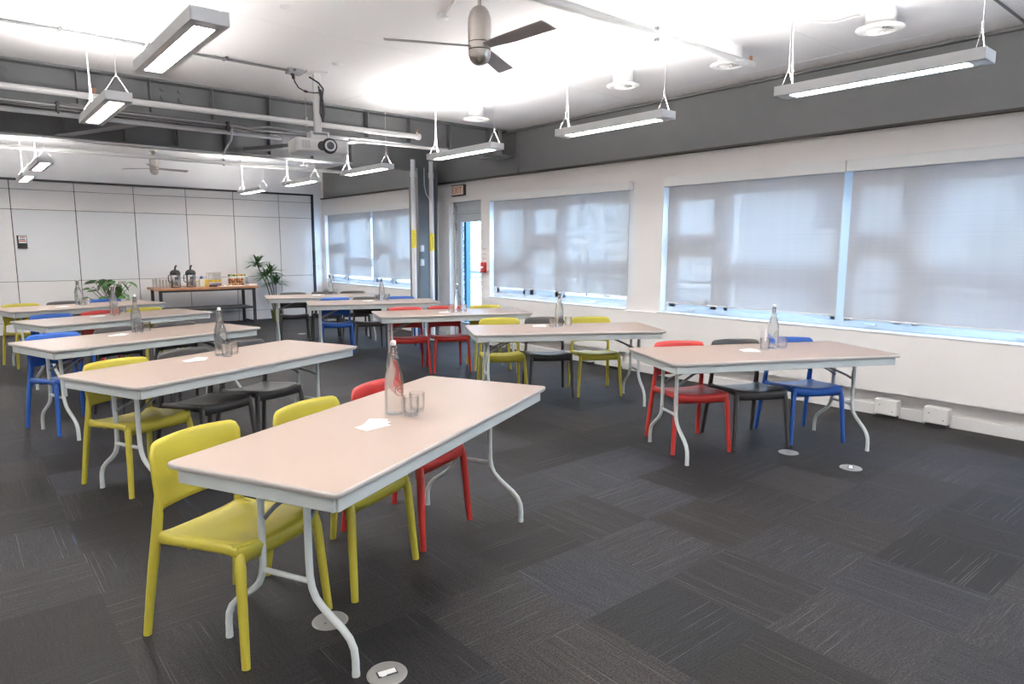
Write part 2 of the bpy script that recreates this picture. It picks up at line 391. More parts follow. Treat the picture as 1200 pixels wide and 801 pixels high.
# ---------------------------------------------------------------- windows
def window(n, y0, y1, parts):
    # parts: list of (ya, yb, transom_z) between y0..y1
    X = W+.13; root = struct(thing('window_%d' % n, 'x', 'window')); del root['category']; del root['label']
    root.location = (X, 0, 0)
    fr = MB(); z0 = SZ+.018; z1 = HZ+.01
    fr.bbox(-.03, .04, y0, y1, z0, z0+.06); fr.bbox(-.03, .04, y0, y1, z1-.12, z1)
    fr.bbox(-.03, .04, y0, y0+.05, z0+.05, z1-.1); fr.bbox(-.03, .04, y1-.05, y1, z0+.05, z1-.1)
    for k, (ya, yb, tz, w) in enumerate(parts):
        if k < len(parts)-1 or True:
            if yb < y1-.01: fr.bbox(-.035, .045, yb-.045, yb+.045, z0+.05, z1-.1)
        fr.bbox(-.032, .042, ya, yb, tz-.05, tz+.05)
        # sash border
        for za, zb in ((z0+.06, tz-.05), (tz+.05, z1-.12)):
            a = ya+.05; b = yb-.05
            fr.box(-.02, .03, a, a+w, za, zb); fr.box(-.02, .03, b-w, b, za, zb)
            fr.box(-.02, .03, a, b, za, za+w); fr.box(-.02, .03, a, b, zb-w, zb)
    fr.build('window_frame', MT['wframe'], root)
    for ya, yb, tz, w in parts:
        for za, zb in ((z0+.03, tz-.02), (tz+.02, z1-.05)):
            MB().box(.0, .006, ya+.03, yb-.03, za, zb).build('pane', MT['pane'], root)
    h = MB()
    for ya, yb, tz, w in parts:
        c = (ya+yb)/2
        h.bbox(-.062, -.03, c-.05, c+.05, z0+.03, z0+.05, .003)
    h.build('window_handle', MT['whitem'], root)
window(1, 10.16, 14.18, [(10.16, 11.4, 1.22, .04), (11.4, 12.16, 1.50, .07), (12.16, 13.4, 1.22, .04), (13.4, 14.18, 1.50, .07)])
window(2, 5.516, 8.276, [(5.516, 6.80, 1.26, .04), (6.80, 7.50, 1.60, .07), (7.50, 8.276, 1.26, .06)])
window(3, 0.60, 4.989, [(.60, 2.34, 1.28, .04), (2.34, 2.93, 1.54, .06), (2.93, 4.25, 1.26, .04), (4.25, 4.989, 1.54, .08)])

window(4, -3.0, .2, [(-3.0, -1.2, 1.28, .04), (-1.2, -.6, 1.54, .06), (-.6, .2, 1.28, .04)])
# roller blinds : white box valance, screen cloth, bottom bar
def blind(y0, y1, label, zb=.875, ni=.02, fi=.045):
    t = thing('roller_blind', label, 'blind', (W, (y0+y1)/2, 0)); h = (y1-y0)/2
    MB().bbox(-.085, -.002, -h, h, 2.205, 2.308, .003).build('valance', MT['wframe'] if False else MT['grey_fix'], t)
    nz = 12
    MB().box(-.040, -.0385, -h+ni, h-fi, zb, 2.21).build('cloth', MT['blind'], t)
    MB().bbox(-.045, -.034, -h+ni, h-fi, zb-.012, zb+.004, .002).build('bottom_bar', MT['grey_fix'], t)
    MB().tube([(-.05, -h+.02, 2.2), (-.05, -h+.02, 1.2)], .0015, 5).build('bead_chain', MT['whitem'], t)
blind(2.885, 4.923, 'grey roller blind right above the nearest window-row table, left one of the big window pair', .885)
blind(0.56, 2.878, 'grey roller blind over the right half of the largest window, palm leaf shadow behind', .868)
blind(5.445, 8.167, 'grey roller blind over the middle window right of the exit door', .925)
blind(11.98, 13.99, 'grey roller blind at the far corner, left half of the farthest window', .94)
blind(10.02, 11.972, 'grey roller blind beside the steel column, right half of the farthest window', .94)

# door
dr = bpy.data.objects.new('door_1', None); C.objects.link(dr); dr['kind'] = 'structure'; dr.location = (W+.12, 0, 0)
MB().box(-.03, .06, 9.31, 9.37, 0, 2.255).box(-.03, .06, 8.50, 8.54, 0, 2.255).box(-.03, .06, 8.5, 9.37, 2.19, 2.255).bbox(-.045, .05, 8.5, 9.37, 2.06, 2.10).box(-.01, .03, 8.5, 9.37, 2.09, 2.2).build('door_frame', MT['dframe'], dr)
MB().bbox(-.02, .03, 9.17, 9.31, .02, 2.06).bbox(-.02, .03, 8.54, 8.64, .02, 2.06).bbox(-.02, .03, 8.64, 9.17, .02, .28).bbox(-.02, .03, 8.64, 9.17, 1.93, 2.06).build('door_leaf', MT['dframe'], dr)
MB().box(.0, .006, 8.62, 9.19, .26, 1.95).build('pane', MT['pane'], dr)
MB().box(.03, .12, 9.10, 9.17, .02, 2.06).build('door_edge', MT['bluef'], dr)
MB().tube([(-.02, 8.6, .98), (-.06, 8.6, .98), (-.06, 8.72, .98)], .01).build('door_handle', MT['chrome'], dr)
MB().bbox(-.036, -.02, 9.29, 9.33, .35, .47, .003).bbox(-.036, -.02, 9.29, 9.33, 1.05, 1.17, .003).bbox(-.036, -.02, 9.29, 9.33, 1.80, 1.92, .003).build('hinge', MT['chrome'], dr)

# exit sign
ex = thing('exit_sign', 'cream EXIT sign with dark frame and red letters above the glass door', 'sign', (W, 9.06, 2.43))
MB().bbox(-.05, 0, -.175, .175, -.085, .085, .004).build('case', MT['black'], ex)
MB().box(-.053, -.049, -.16, .16, -.07, .07).build('face', MT['signface'], ex)
lt = MB(); xx = -.053
def lb(y0, y1, z0, z1, M=None): lt.box(xx-.003, xx, y0, y1, z0, z1, M)
# seen from inside the room +y runs to the left
def L_(u0, u1, z0, z1): lb(-u1, -u0, z0, z1)
s = .014
L_(-.13, -.13+s, -.052, .052)
for z in (-.052, -.007, .038): L_(-.13, -.075, z, z+.014)
for sg in (1, -1):
    Mx = Matrix.Translation((0, .030, 0)) @ Matrix.Rotation(sg*.50, 4, 'X'); lt.box(xx-.003, xx, -s/2, s/2, -.058, .058, Mx)
L_(.025, .025+s, -.052, .052)
L_(.055, .125, .038, .052); L_(.083, .083+s, -.052, .04)
lt.build('lettering', MT['signred'], ex)

# fire alarm pull
fa = thing('fire_alarm_pull', 'small red fire alarm pull station on the wall right of the door', 'alarm', (W, 8.41, 1.21))
MB().bbox(-.05, 0, -.055, .055, -.08, .08, .006).build('case', MT['alarm'], fa)
MB().bbox(-.06, -.05, -.035, .035, -.012, .016, .003).build('handle', MT['ceramic'], fa)
nt_ = MB()
for k in range(3):
    for j in range(6): nt_.box(-.001, 0, -.045+j*.016, -.045+j*.016+.011, .05-k*.075, .062-k*.075)
o = nt_.build('wall_notice', mat('faded_red_print', (.70, .42, .38), .7), None, (W-.0005, 8.41, 1.44)); tag(o, 'faded red lettering on the wall just above the fire alarm pull', 'notice')

# ---------------------------------------------------------------- steel
def ibeam_x(name, x0, x1, y0, y1, z0, z1, stiffs, label, bolts=()):
    t = thing(name, label, 'girder', ((x0+x1)/2, (y0+y1)/2, z0)); ox, oy = (x0+x1)/2, (y0+y1)/2
    f = .02; H = z1-z0; a = x0-ox; b = x1-ox; w = (y1-y0)/2
    MB().box(a, b, -.006, .006, f, H-f).build('web', MT['steel'], t)
    MB().box(a, b, -w, w, H-f, H).build('top_flange', MT['steel'], t)
    MB().box(a, b, -w, w, 0, f).build('bottom_flange', MT['steel'], t)
    for s_ in stiffs:
        x = s_-ox
        MB().box(x-.005, x+.005, -w+.015, -.006, f, H-f).box(x-.005, x+.005, .006, w-.015, f, H-f).build('stiffener', MT['steel'], t)
    for bx, bz in bolts:
        MB().tube([(bx-ox, -.006, bz-z0), (bx-ox, -.03, bz-z0)], .024, 6).tube([(bx-ox, -.005, bz-z0), (bx-ox, -.009, bz-z0)], .036, 12).build('bolt', MT['steel'], t)
    return t
G1 = [-2.1, -1.4, -.8, -.2, .45, 1.09, 1.72, 2.32, 2.93, 3.52, 4.15, 4.76, 5.39, 6.07]
ibeam_x('steel_girder', XL, 6.36, 7.75, 8.0, 2.835, CZ, G1, 'nearer dark grey riveted steel girder crossing under the ceiling behind the projector',
  [(x, z) for x in (1.85, 2.02) for z in (3.12, 3.035)] + [(x, z) for x in (.56, .40) for z in (3.12, 3.03)] + [(4.55, 2.98), (4.66, 2.98)])
ibeam_x('steel_girder', XL, 6.36, 9.62, 9.87, 2.775, CZ, [x+.1 for x in G1[:-1]], 'farther dark grey steel girder that ends on the column beside the door')
for xa, xb in ((1.95, 1.15), (-.4, .4), (4.2, 3.2)):
    p0 = Vector((xa, 7.98, 2.85)); p1 = Vector((xb, 9.66, 2.80)); d = (p1-p0); L0 = d.length
    M = Matrix.Translation((p0+p1)/2) @ d.to_track_quat('X', 'Z').to_matrix().to_4x4()
    o = MB().box(-L0/2, L0/2, -.075, .075, -.006, .006).box(-L0/2, L0/2, -.075, -.063, 0, .07).build('girder_brace', MT['steel']); o.matrix_world = M
    tag(o, {1.95: 'grey diagonal steel brace between the two girders, behind the second hanging lamp', -.4: 'grey diagonal steel brace between the girders at the left picture edge', 4.2: 'grey diagonal steel brace between the girders, above the projector side'}[xa], 'brace')
# wall beam over the windows
wbm = thing('steel_wall_beam', 'long dark grey steel beam along the top of the window wall', 'beam', (W, 0, 0))
MB().box(-.03, .0, YB, 14.15, 2.575, 3.19).build('web', MT['steel'], wbm)
MB().box(-.085, -.0, YB, 14.15, 3.155, 3.178).build('top_flange', MT['steel'], wbm)
MB().box(-.075, -.0, YB, 14.22, 2.557, 2.578).build('bottom_flange', MT['shadeblk'], wbm)  # flange coloured near black to stand for the shadow line under the beam
for y in (7.55, 9.95): MB().box(-.08, -.03, y-.006, y+.006, 2.578, 3.155).build('stiffener', MT['steel'], wbm)
# plate and short bracket where the nearer girder meets the wall beam
MB().box(-.35, -.07, 7.62, 8.1, 2.80, 2.83).box(-.35, -.30, 7.62, 7.75, 2.83, 3.15).build('bracket', MT['steel'], wbm)
# column
col = thing('steel_column', 'dark grey steel column between the farthest window and the exit door', 'column', (6.10, 9.60, 0))
MB().box(-.19, -.17, -.14, .14, 0, 2.775).box(.17, .19, -.14, .14, 0, 2.775).box(-.17, .17, -.008, .008, 0, 2.775).build('shaft', MT['steel'], col)
MB().box(-.21, .21, -.17, .17, 0, .02).build('base_plate', MT['steel'], col)
for z, l in ((1.50, 'upper'), (1.27, 'lower')):
    o = thing('outlet_box', l + ' of the two small white boxes on the steel column', 'outlet', (6.04, 9.60-.008, z))
    MB().bbox(-.035, .035, -.04, 0, -.055, .055, .004).build('box', MT['whitem'], o); MB().bbox(-.02, .02, -.045, -.039, -.03, .03, .002).build('cover', MT['grey_fix'], o)
for x, zt, l in ((5.74, 1.65, 'left white riser pipe with yellow tag, in front of the far window'), (6.08, 1.60, 'right white riser pipe with yellow tag, in front of the steel column')):
    p = thing('riser_pipe', l, 'pipe', (x, 9.33, 0))
    MB().tube([(0, 0, 0), (0, 0, 2.88)], .037, 16).build('pipe', MT['pipe'], p)
    MB().tube([(0, 0, 2.62), (0, 0, 2.70)], .046, 16).tube([(0, 0, 0), (0, 0, .03)], .06, 16).build('collar', MT['pipe'], p)
    tg = MB().lathe([(.0385, -.14), (.0385, .14)], 16, (0, 0, zt)).build('yellow_tag', MT['yellow'], p)
    tx_ = MB()
    for k in range(9):
        a = -PI/2-.35 + (.15 if k % 2 else 0); r = .0395
        tx_.add([(r*math.cos(a+da), r*math.sin(a+da), zt-.1+k*.022+dz) for da, dz in ((0, 0), (.3, 0), (.3, .012), (0, .012))], [(0, 1, 2, 3)])
    tx_.build('tag_print', MT['ink'], tg)
cw = MB().tube([(5.93, 9.3, 2.77), (5.93, 9.3, 2.5), (5.95, 9.28, 2.36), (6.03, 9.26, 2.24), (6.06, 9.27, 2.2)], .008, 6).build('white_cable', MT['whitem']); tag(cw, 'thin white cable drooping from the girder to the right riser pipe', 'cable')

# ---------------------------------------------------------------- ceiling services
def pipe_thing(name, path, r, m, label, cat, hangers=(), group=None):
    t = thing(name, label, cat, path[0]); o = Vector(path[0])
    MB().tube([Vector(p)-o for p in path], r, 14).build('pipe' if 'pipe' in name else 'tube', m, t)
    for h in hangers:
        hv = Vector(h)-o
        MB().tube([hv, (hv.x, hv.y, CZ-o.z)], .004, 6).tube([hv+Vector((0, 0, -r-.012)), hv+Vector((0, 0, r+.03))], r*.7, 8).build('hanger', MT['galv'], t)
    return t
p1 = pipe_thing('sprinkler_pipe', [(XL, 7.62, 2.90), (4.78, 7.62, 2.92)], .030, MT['whitem'], 'thick white sprinkler pipe running in front of the nearer girder with a capped end', 'pipe', [(-.5, 7.62, 2.90), (3.28, 7.62, 2.92)])
MB().tube([(7.98-.03, 0, .02), (8.0, 0, .02)], .040, 14).tube([(7.96, 0, .03), (7.96, 0, .075)], .012, 8).build('end_cap', MT['whitem'], p1)
MB().tube([(7.96, 0, .07), (7.96, 0, .10)], .009, 8).lathe([(.001, .1), (.018, .1), (.018, .104), (.001, .104)], 10, (7.96, 0, 0)).build('sprinkler_head', MT['copper'], p1)
for x, l in ((1.20, 'brass sprinkler head standing on the thick pipe near the second hanging lamp'),):
    MB().tube([(x-XL, 0, .025), (x-XL, 0, .085)], .012, 8).lathe([(.001, .085), (.02, .085), (.02, .09), (.001, .09)], 10, (x-XL, 0, 0)).build('sprinkler_head', MT['copper'], p1)
pipe_thing('sprinkler_pipe', [(XL, 7.92, 2.76), (3.1, 7.92, 2.765), (3.1, 8.1, 2.80)], .024, MT['pipe'], 'slimmer white pipe hanging just under the nearer girder', 'pipe')
pipe_thing('sprinkler_pipe', [(XL, 12.0, 2.90), (6.0, 12.0, 2.915)], .030, MT['pipe'], 'white sprinkler pipe under the far ceiling, near the far ceiling fan', 'pipe', [(-1, 12, 2.9), (3.7, 12, 2.91)])
sp = pipe_thing('sprinkler_pipe', [(2.3, 3.33, 3.06), (5.46, 3.33, 3.07)], .032, MT['pipe'], 'white sprinkler pipe crossing the ceiling above the middle tables towards a round diffuser', 'pipe', [(4.16, 3.33, 3.06)])
MB().tube([(3.14, 0, .01), (3.14, 0, .08)], .012, 8).build('sprinkler_head', MT['copper'], sp)
pipe_thing('lit_flange_edge', [(3.86, 7.72, 2.80), (5.3, 7.72, 2.81)], .018, MT['whitem'], 'short white rod standing for the lit girder bottom edge right of the projector', 'conduit')  # white rod imitates light caught on the nearer girder's bottom flange edge
pipe_thing('ceiling_conduit', [(XL, 6.46, 3.172), (2.66, 6.50, 3.172)], .011, MT['dkgalv'], 'thin galvanised conduit on the white ceiling leading to the projector power box', 'conduit')
cc = MB()
for x in [XL+.3+.62*i for i in range(10)]: cc.tube([(x, 6.43, 3.172), (x, 6.53, 3.172)], .014, 6)
tag(cc.build('conduit_clamps', MT['dkgalv']), 'small clamps holding the thin ceiling conduit', 'clamps')['kind'] = 'stuff'
# cable bundle along the girder
for k, (dy, dz, r, m, l) in enumerate(((0, 0, .009, 'galv', 'galvanised conduit in the cable run under the girder'), (.03, -.022, .008, 'whitem', 'white cable in the cable run under the girder'), (-.02, -.028, .006, 'ink', 'black cable in the cable run under the girder'))):
    pts = [(XL, 7.66+dy, 2.80+dz), (2.45, 7.66+dy, 2.80+dz), (2.62, 7.67+dy, 2.79+dz), (2.85, 7.6+dy, 2.82+dz-.02*k), (3.4, 7.55+dy, 2.79+dz)]
    tag(MB().tube(pts, r, 8).build('cable_run', MT[m]), l, 'cable')
for x, l in ((.9, 'black strap clamp on the cable run at the left'), (2.42, 'black strap clamp on the cable run above the far fan')):
    tag(MB().bbox(x-.012, x+.012, 7.62, 7.70, 2.745, 2.835, .004).tube([(x, 7.63, 2.75), (x, 7.63, 2.72)], .006, 6).build('strap_clamp', MT['black']), l, 'clamp')
cf = MB().tube([(2.47, 7.68, 2.79), (2.47, 7.69, 2.71), (2.51, 7.85, 2.68), (2.75, 8.8, 2.715), (2.92, 9.45, 2.742), (2.88, 9.57, 2.752), (2.7, 9.585, 2.755), (1.9, 9.585, 2.757)], .013, 8).build('flexible_conduit', MT['whitem']); tag(cf, 'white flexible conduit curving down from the cable run to the farther girder', 'conduit')
pipe_thing('thin_conduit', [(XL, 9.60, 2.755), (2.0, 9.60, 2.76)], .012, MT['whitem'], 'thin white conduit clipped under the farther girder', 'conduit')
pipe_thing('thin_conduit', [(1.2, 12.6, 3.12), (5.9, 12.6, 3.12)], .008, MT['galv'], 'thin grey conduit on the far ceiling by the far fan', 'conduit')

# ceiling diffusers
def diffuser():
    t = thing('ceiling_diffuser', '', 'vent', (0, 0, CZ))
    MB().lathe([(.10, 0), (.10, -.125)], 32).build('duct_collar', MT['whitem'], t)
    MB().lathe([(.08, -.125), (.10, -.128), (.155, -.128), (.160, -.133), (.155, -.141), (.11, -.150), (.09, -.144), (.08, -.125)], 40).build('rim', MT['whitem'], t)
    v = MB()
    for k in range(12):
        a = 2*PI*k/12; M = Matrix.Translation((0, 0, -.137)) @ Matrix.Rotation(a, 4, 'Z') @ Matrix.Rotation(.55, 4, 'X'); v.box(.02, .098, -.012, .012, -.001, .001, M)
    v.lathe([(.001, -.128), (.022, -.13), (.022, -.142), (.001, -.145)], 16); v.build('vanes', MT['ceramic'], t)
    MB().disc(.098, -.112, 24, up=False).build('throat', MT['shadeblk'], t)
    return t
dspots = [(5.24, 2.20, 'white round ceiling diffuser nearest the window wall, right of the nearest hanging lamps'),
          (5.26, 3.42, 'white round ceiling diffuser at the end of the sprinkler pipe'),
          (5.14, 4.50, 'white round ceiling diffuser above the second window-row lamp'),
          (5.08, 6.78, 'white round ceiling diffuser just in front of the girders'),
          (5.44, 12.6, 'white round ceiling diffuser over the farthest tables')]
d0 = diffuser()
for i, (x, y, l) in enumerate(dspots):
    o = d0 if i == 0 else dup(d0, (x, y, CZ), 0, l)
    o.location = (x, y, CZ); o['label'] = l; o['group'] = 'round ceiling diffusers'

# hanging lamps
ZL = 2.50
def lamp():
    t = thing('hanging_lamp', '', 'lamp', (0, 0, ZL)); L0 = .595; w = .084; h = .062
    MB().box(-w, w, -L0, -L0+.09, 0, .004).box(-w, w, L0-.09, L0, 0, .004).box(-w, -w+.038, -L0, L0, 0, .004).box(w-.038, w, -L0, L0, 0, .004)\
       .box(-w, -w+.003, -L0, L0, 0, h).box(w-.003, w, -L0, L0, 0, h).box(-w, w, -L0, -L0+.003, 0, h).box(-w, w, L0-.003, L0, 0, h)\
       .box(-w, -w+.03, -L0, L0, h-.003, h).box(w-.03, w, -L0, L0, h-.003, h).build('housing', MT['grey_fix'], t)
    MB().box(-w+.036, w-.036, -L0+.088, L0-.088, .004, .010).build('diffuser', MT['lampdn'], t)
    MB().box(-w+.03, w-.03, -L0+.03, L0-.03, h-.012, h-.008).build('uplight_panel', MT['lampup'], t)
    for sy in (-1, 1):
        y = sy*(L0-.05)
        MB().tube([(-w+.01, y, h), (0, y, h+.12), (w-.01, y, h)], .0022, 5).tube([(0, y, h+.11), (0, y, h+.15)], .006, 6).tube([(0, y, h+.12), (0, y, CZ-ZL)], .0018, 5).tube([(0, y, CZ-ZL-.02), (0, y, CZ-ZL)], .012, 10).build('suspension_wire', MT['wire'] if False else MT['whitem'], t)
    y = L0-.07
    MB().tube([(0.02, y, h), (.012, y, h+.1), (.004, y+.008, h+.3), (-.004, y-.004, h+.5), (0.0, y, CZ-ZL)], .005, 6).tube([(0, y, CZ-ZL-.012), (0, y, CZ-ZL)], .05, 16).build('power_cord', MT['whitem'], t)
    return t
RX = 4.37; LX = 1.0
lamps = [(LX, 3.92, 'largest hanging strip lamp, at the top left of the picture'),
 (LX, 6.02, 'second hanging strip lamp on the left, in front of the nearer girder'),
 (LX, 10.48, 'upper of the two small hanging lamps beyond the girders at far left'),
 (LX, 12.5, 'farthest and lowest hanging lamp at far left, before the panel wall'),
 (RX, 1.85, 'hanging strip lamp nearest the window wall corner, at the top right'),
 (RX, 3.95, 'second hanging strip lamp along the windows, below the sprinkler pipe'),
 (RX, 6.07, 'third hanging strip lamp along the windows, in front of the column'),
 (RX, 8.28, 'fourth hanging strip lamp along the windows, beside the projector'),
 (RX, 10.45, 'fifth hanging strip lamp along the windows, right below the far diffuser'),
 (RX, 12.62, 'farthest hanging lamp of the window row, before the panel wall'),
 (LX, 1.80, 'added unseen strip lamp behind the photographer on the left line'),  # this and all following lamps are out of view, added to brighten the room
 (LX, -.30, 'added unseen strip lamp at the back of the room on the left line'),
 (RX, -.25, 'added unseen strip lamp at the back of the room on the window line'),
 (LX, -2.45, 'added unseen strip lamp by the back wall on the left line'),
 (RX, -2.40, 'added unseen strip lamp by the back wall on the window line'),
 (-1.9, -1.3, 'added unseen strip lamp over the hidden left side by the back wall'),
 (-1.9, 8.75, 'added unseen strip lamp over the hidden left side, between the girders'),
 (-1.9, 3.92, 'added unseen strip lamp over the hidden left side, near end'),
 (-1.9, 6.02, 'added unseen strip lamp over the hidden left side, before the girder'),
 (-1.9, 1.0, 'added unseen strip lamp over the hidden left side, back corner'),
 (-1.9, 11.2, 'added unseen strip lamp over the hidden left side, beyond the girders')]
l0 = lamp()
for i, (x, y, l) in enumerate(lamps):
    o = l0 if i == 0 else dup(l0, (x, y, ZL), 0, l)
    o.location = (x, y, ZL); o['label'] = l; o['group'] = 'hanging strip lamps'

# ceiling fans
def fan(x, y, zb, ang, label):
    t = thing('ceiling_fan', label, 'fan', (x, y, zb))
    MB().lathe([(.001, 0), (.022, .003), (.044, .015), (.058, .032), (.066, .055), (.069, .085)], 28).build('motor_cap', MT['nickel'], t)
    MB().lathe([(.0665, .085), (.0665, .091)], 28).lathe([(.0665, .128), (.0665, .134)], 28).build('seam_ring', MT['black'], t)
    MB().lathe([(.070, .091), (.070, .128)], 28).lathe([(.069, .134), (.070, .24), (.068, .27), (.058, .305), (.04, .33), (.018, .342), (.001, .343)], 28).build('motor_housing', MT['nickel'], t)
    H = CZ-zb
    MB().tube([(0, 0, .335), (0, 0, H-.05)], .011, 12).build('downrod', MT['nickel'], t)
    MB().lathe([(.001, H-.115), (.03, H-.112), (.052, H-.09), (.062, H-.06), (.065, H-.02), (.065, H)], 28).build('canopy', MT['nickel'], t)
    for k in range(3):
        a = math.radians(ang+120*k); M = Matrix.Rotation(a, 4, 'Z') @ Matrix.Translation((0, 0, .11)) @ Matrix.Rotation(math.radians(-12), 4, 'X')
        vs = []; 
        for z in (-.003, .003):
            for (px, py) in ((.06, -.030), (.25, -.045), (.56, -.058), (.575, .05), (.25, .05), (.06, .032)): vs.append(M @ Vector((px, py, z)))
        MB().add(vs, [(5, 4, 3, 2, 1, 0), (6, 7, 8, 9, 10, 11)] + [(i, (i+1) % 6, 6+(i+1) % 6, 6+i) for i in range(6)]).build('blade', MT['blade'], t)
fan(2.575, 3.40, 2.595, 35, 'brushed nickel three-blade ceiling fan at the top centre')
fan(2.83, 12.9, 2.725, 12, 'small far ceiling fan seen below the girders on the left')

# smoke detector with surface conduit
sd = thing('smoke_detector', 'small white ceiling smoke detector left of the large fan', 'detector', (2.915, 4.30, CZ))
MB().lathe([(.001, -.045), (.03, -.045), (.042, -.038), (.045, -.022), (.035, -.016), (.035, 0)], 24).build('body', MT['whitem'], sd)
pipe_thing('detector_conduit', [(2.92, 4.25, 3.175), (2.62, 3.55, 3.175)], .012, MT['whitem'], 'short white ceiling conduit joining the smoke detector and the fan', 'conduit')
for x, y, l in ((2.93, 6.05, 'small recessed sprinkler rosette on the ceiling right of the projector pole'), (2.0, 4.9, 'faint round ceiling cap between the projector and the large fan')):
    o = MB().lathe([(.001, -.012), (.02, -.012), (.045, -.004), (.05, 0)], 20).build('ceiling_rosette', MT['whitem'], None, (x, y, CZ)); tag(o, l, 'ceiling cap')

tag(MB().tube([(5.4, 1.612, 3.178), (6.36, 1.612, 3.178)], .009, 8).build('corner_conduit', MT['dkgalv']), 'short dark conduit on the ceiling at the top right corner of the picture', 'conduit')
tag(MB().tube([(4.66, 2.60, 3.178), (4.85, 2.66, 3.18), (5.08, 2.64, 3.178), (5.24, 2.52, 3.18), (5.22, 2.34, 3.178)], .007, 8).build('ceiling_cable', MT['whitem']), 'white cable curving along the ceiling to the nearest round diffuser', 'cable')
# projector
pj = thing('projector', 'white ceiling projector with black lens hanging on a pole before the girders', 'projector', (2.895, 6.45, 2.415), math.radians(-8))
def rbox(w, d, h, r, n=6):
    # rounded-corner slab centred on x,y from z=0..h with softened top/bottom
    prof = []
    for cx, cy, a0 in ((w/2-r, d/2-r, 0), (-w/2+r, d/2-r, 90), (-w/2+r, -d/2+r, 180), (w/2-r, -d/2+r, 270)):
        for k in range(n+1):
            a = math.radians(a0+90*k/n); prof.append((cx, cy, math.cos(a), math.sin(a)))
    m = MB(); rings = []
    for z, off in ((0, -.012), (.004, -.004), (.014, 0), (h-.014, 0), (h-.004, -.004), (h, -.014)):
        rings.append([(cx+ca*(r+off), cy+sa*(r+off), z) for cx, cy, ca, sa in prof])
    N_ = len(prof); vs = [v for rg in rings for v in rg]; fs = []
    for i in range(len(rings)-1):
        for k in range(N_): fs.append((i*N_+k, i*N_+(k+1) % N_, (i+1)*N_+(k+1) % N_, (i+1)*N_+k))
    m.add(vs, fs, True); m.add(rings[0], [tuple(range(N_-1, -1, -1))]); m.add(rings[-1], [tuple(range(N_))])
    return m
rbox(.52, .34, .125, .05).build('body', MT['whitem'], pj)
MB().tube([(.06, -.168, .062), (.06, -.185, .062)], [(.075), (.072)], 24).tube([(-.01, -.165, .058), (-.01, -.178, .058)], .045, 20).build('lens_surround', MT['black'], pj)
MB().tube([(.06, -.18, .062), (.06, -.20, .062)], .052, 24).build('lens_ring', MT['grey_fix'], pj)
MB().tube([(.06, -.185, .062), (.06, -.2015, .062)], .036, 24).build('lens', mat('lens_glass', (.02, .02, .03), .05), pj)
g = MB()
for k in range(7): g.bbox(-.205+k*.012, -.199+k*.012, -.1735, -.168, .03, .10, .001)
g.build('vent_grille', MT['galv'], pj)
MB().tube([(.17, -.168, .07), (.17, -.172, .07)], .008, 12).build('sensor', MT['grey_fix'], pj)
MB().bbox(-.10, .10, -.08, .08, .125, .145, .004).bbox(-.07, .07, -.06, .06, .145, .175, .004).bbox(-.09, -.07, -.08, .08, .14, .2, .002).bbox(.07, .09, -.08, .08, .14, .2, .002).bbox(-.09, .09, -.07, .07, .195, .205, .002).build('mount_bracket', MT['whitem'], pj)
MB().bbox(-.032, .032, -.032, .032, .2, CZ-2.415-.02, .004).build('mount_pole', MT['whitem'], pj)
MB().bbox(-.10, .10, -.06, .06, CZ-2.415-.02, CZ-2.415, .004).build('ceiling_plate', MT['whitem'], pj)
cord = MB().tube([(2.68, 6.49, 3.13), (2.69, 6.47, 3.07), (2.72, 6.46, 3.02), (2.78, 6.45, 2.99), (2.86, 6.42, 2.985), (2.90, 6.41, 2.99)], .006, 6)\
  .tube([(2.90, 6.41, 3.05), (2.915, 6.405, 2.95), (2.905, 6.405, 2.8), (2.93, 6.40, 2.72), (2.95, 6.405, 2.8), (2.93, 6.405, 2.95), (2.945, 6.405, 3.03), (2.90, 6.405, 3.08), (2.82, 6.44, 3.13)], .008, 6)\
  .tube([(2.915, 6.40, 3.02), (2.93, 6.395, 2.86), (2.92, 6.395, 2.74)], .009, 6).tube([(2.68, 6.49, 3.15), (2.685, 6.485, 3.10)], .016, 8).tube([(2.77, 6.452, 2.995), (2.80, 6.445, 2.99)], .012, 8).build('power_cable', MT['black'])
tag(cord, 'looped black power cable tied to the projector pole', 'cable')
pb = thing('power_box', 'small grey metal power box on the ceiling beside the projector pole', 'outlet', (2.70, 6.50, CZ))
MB().bbox(-.07, .07, -.05, .05, -.045, 0, .004).build('box', MT['galv'], pb); MB().tube([(-.02, 0, -.045), (-.02, 0, -.055)], .018, 12).build('socket', MT['black'], pb)

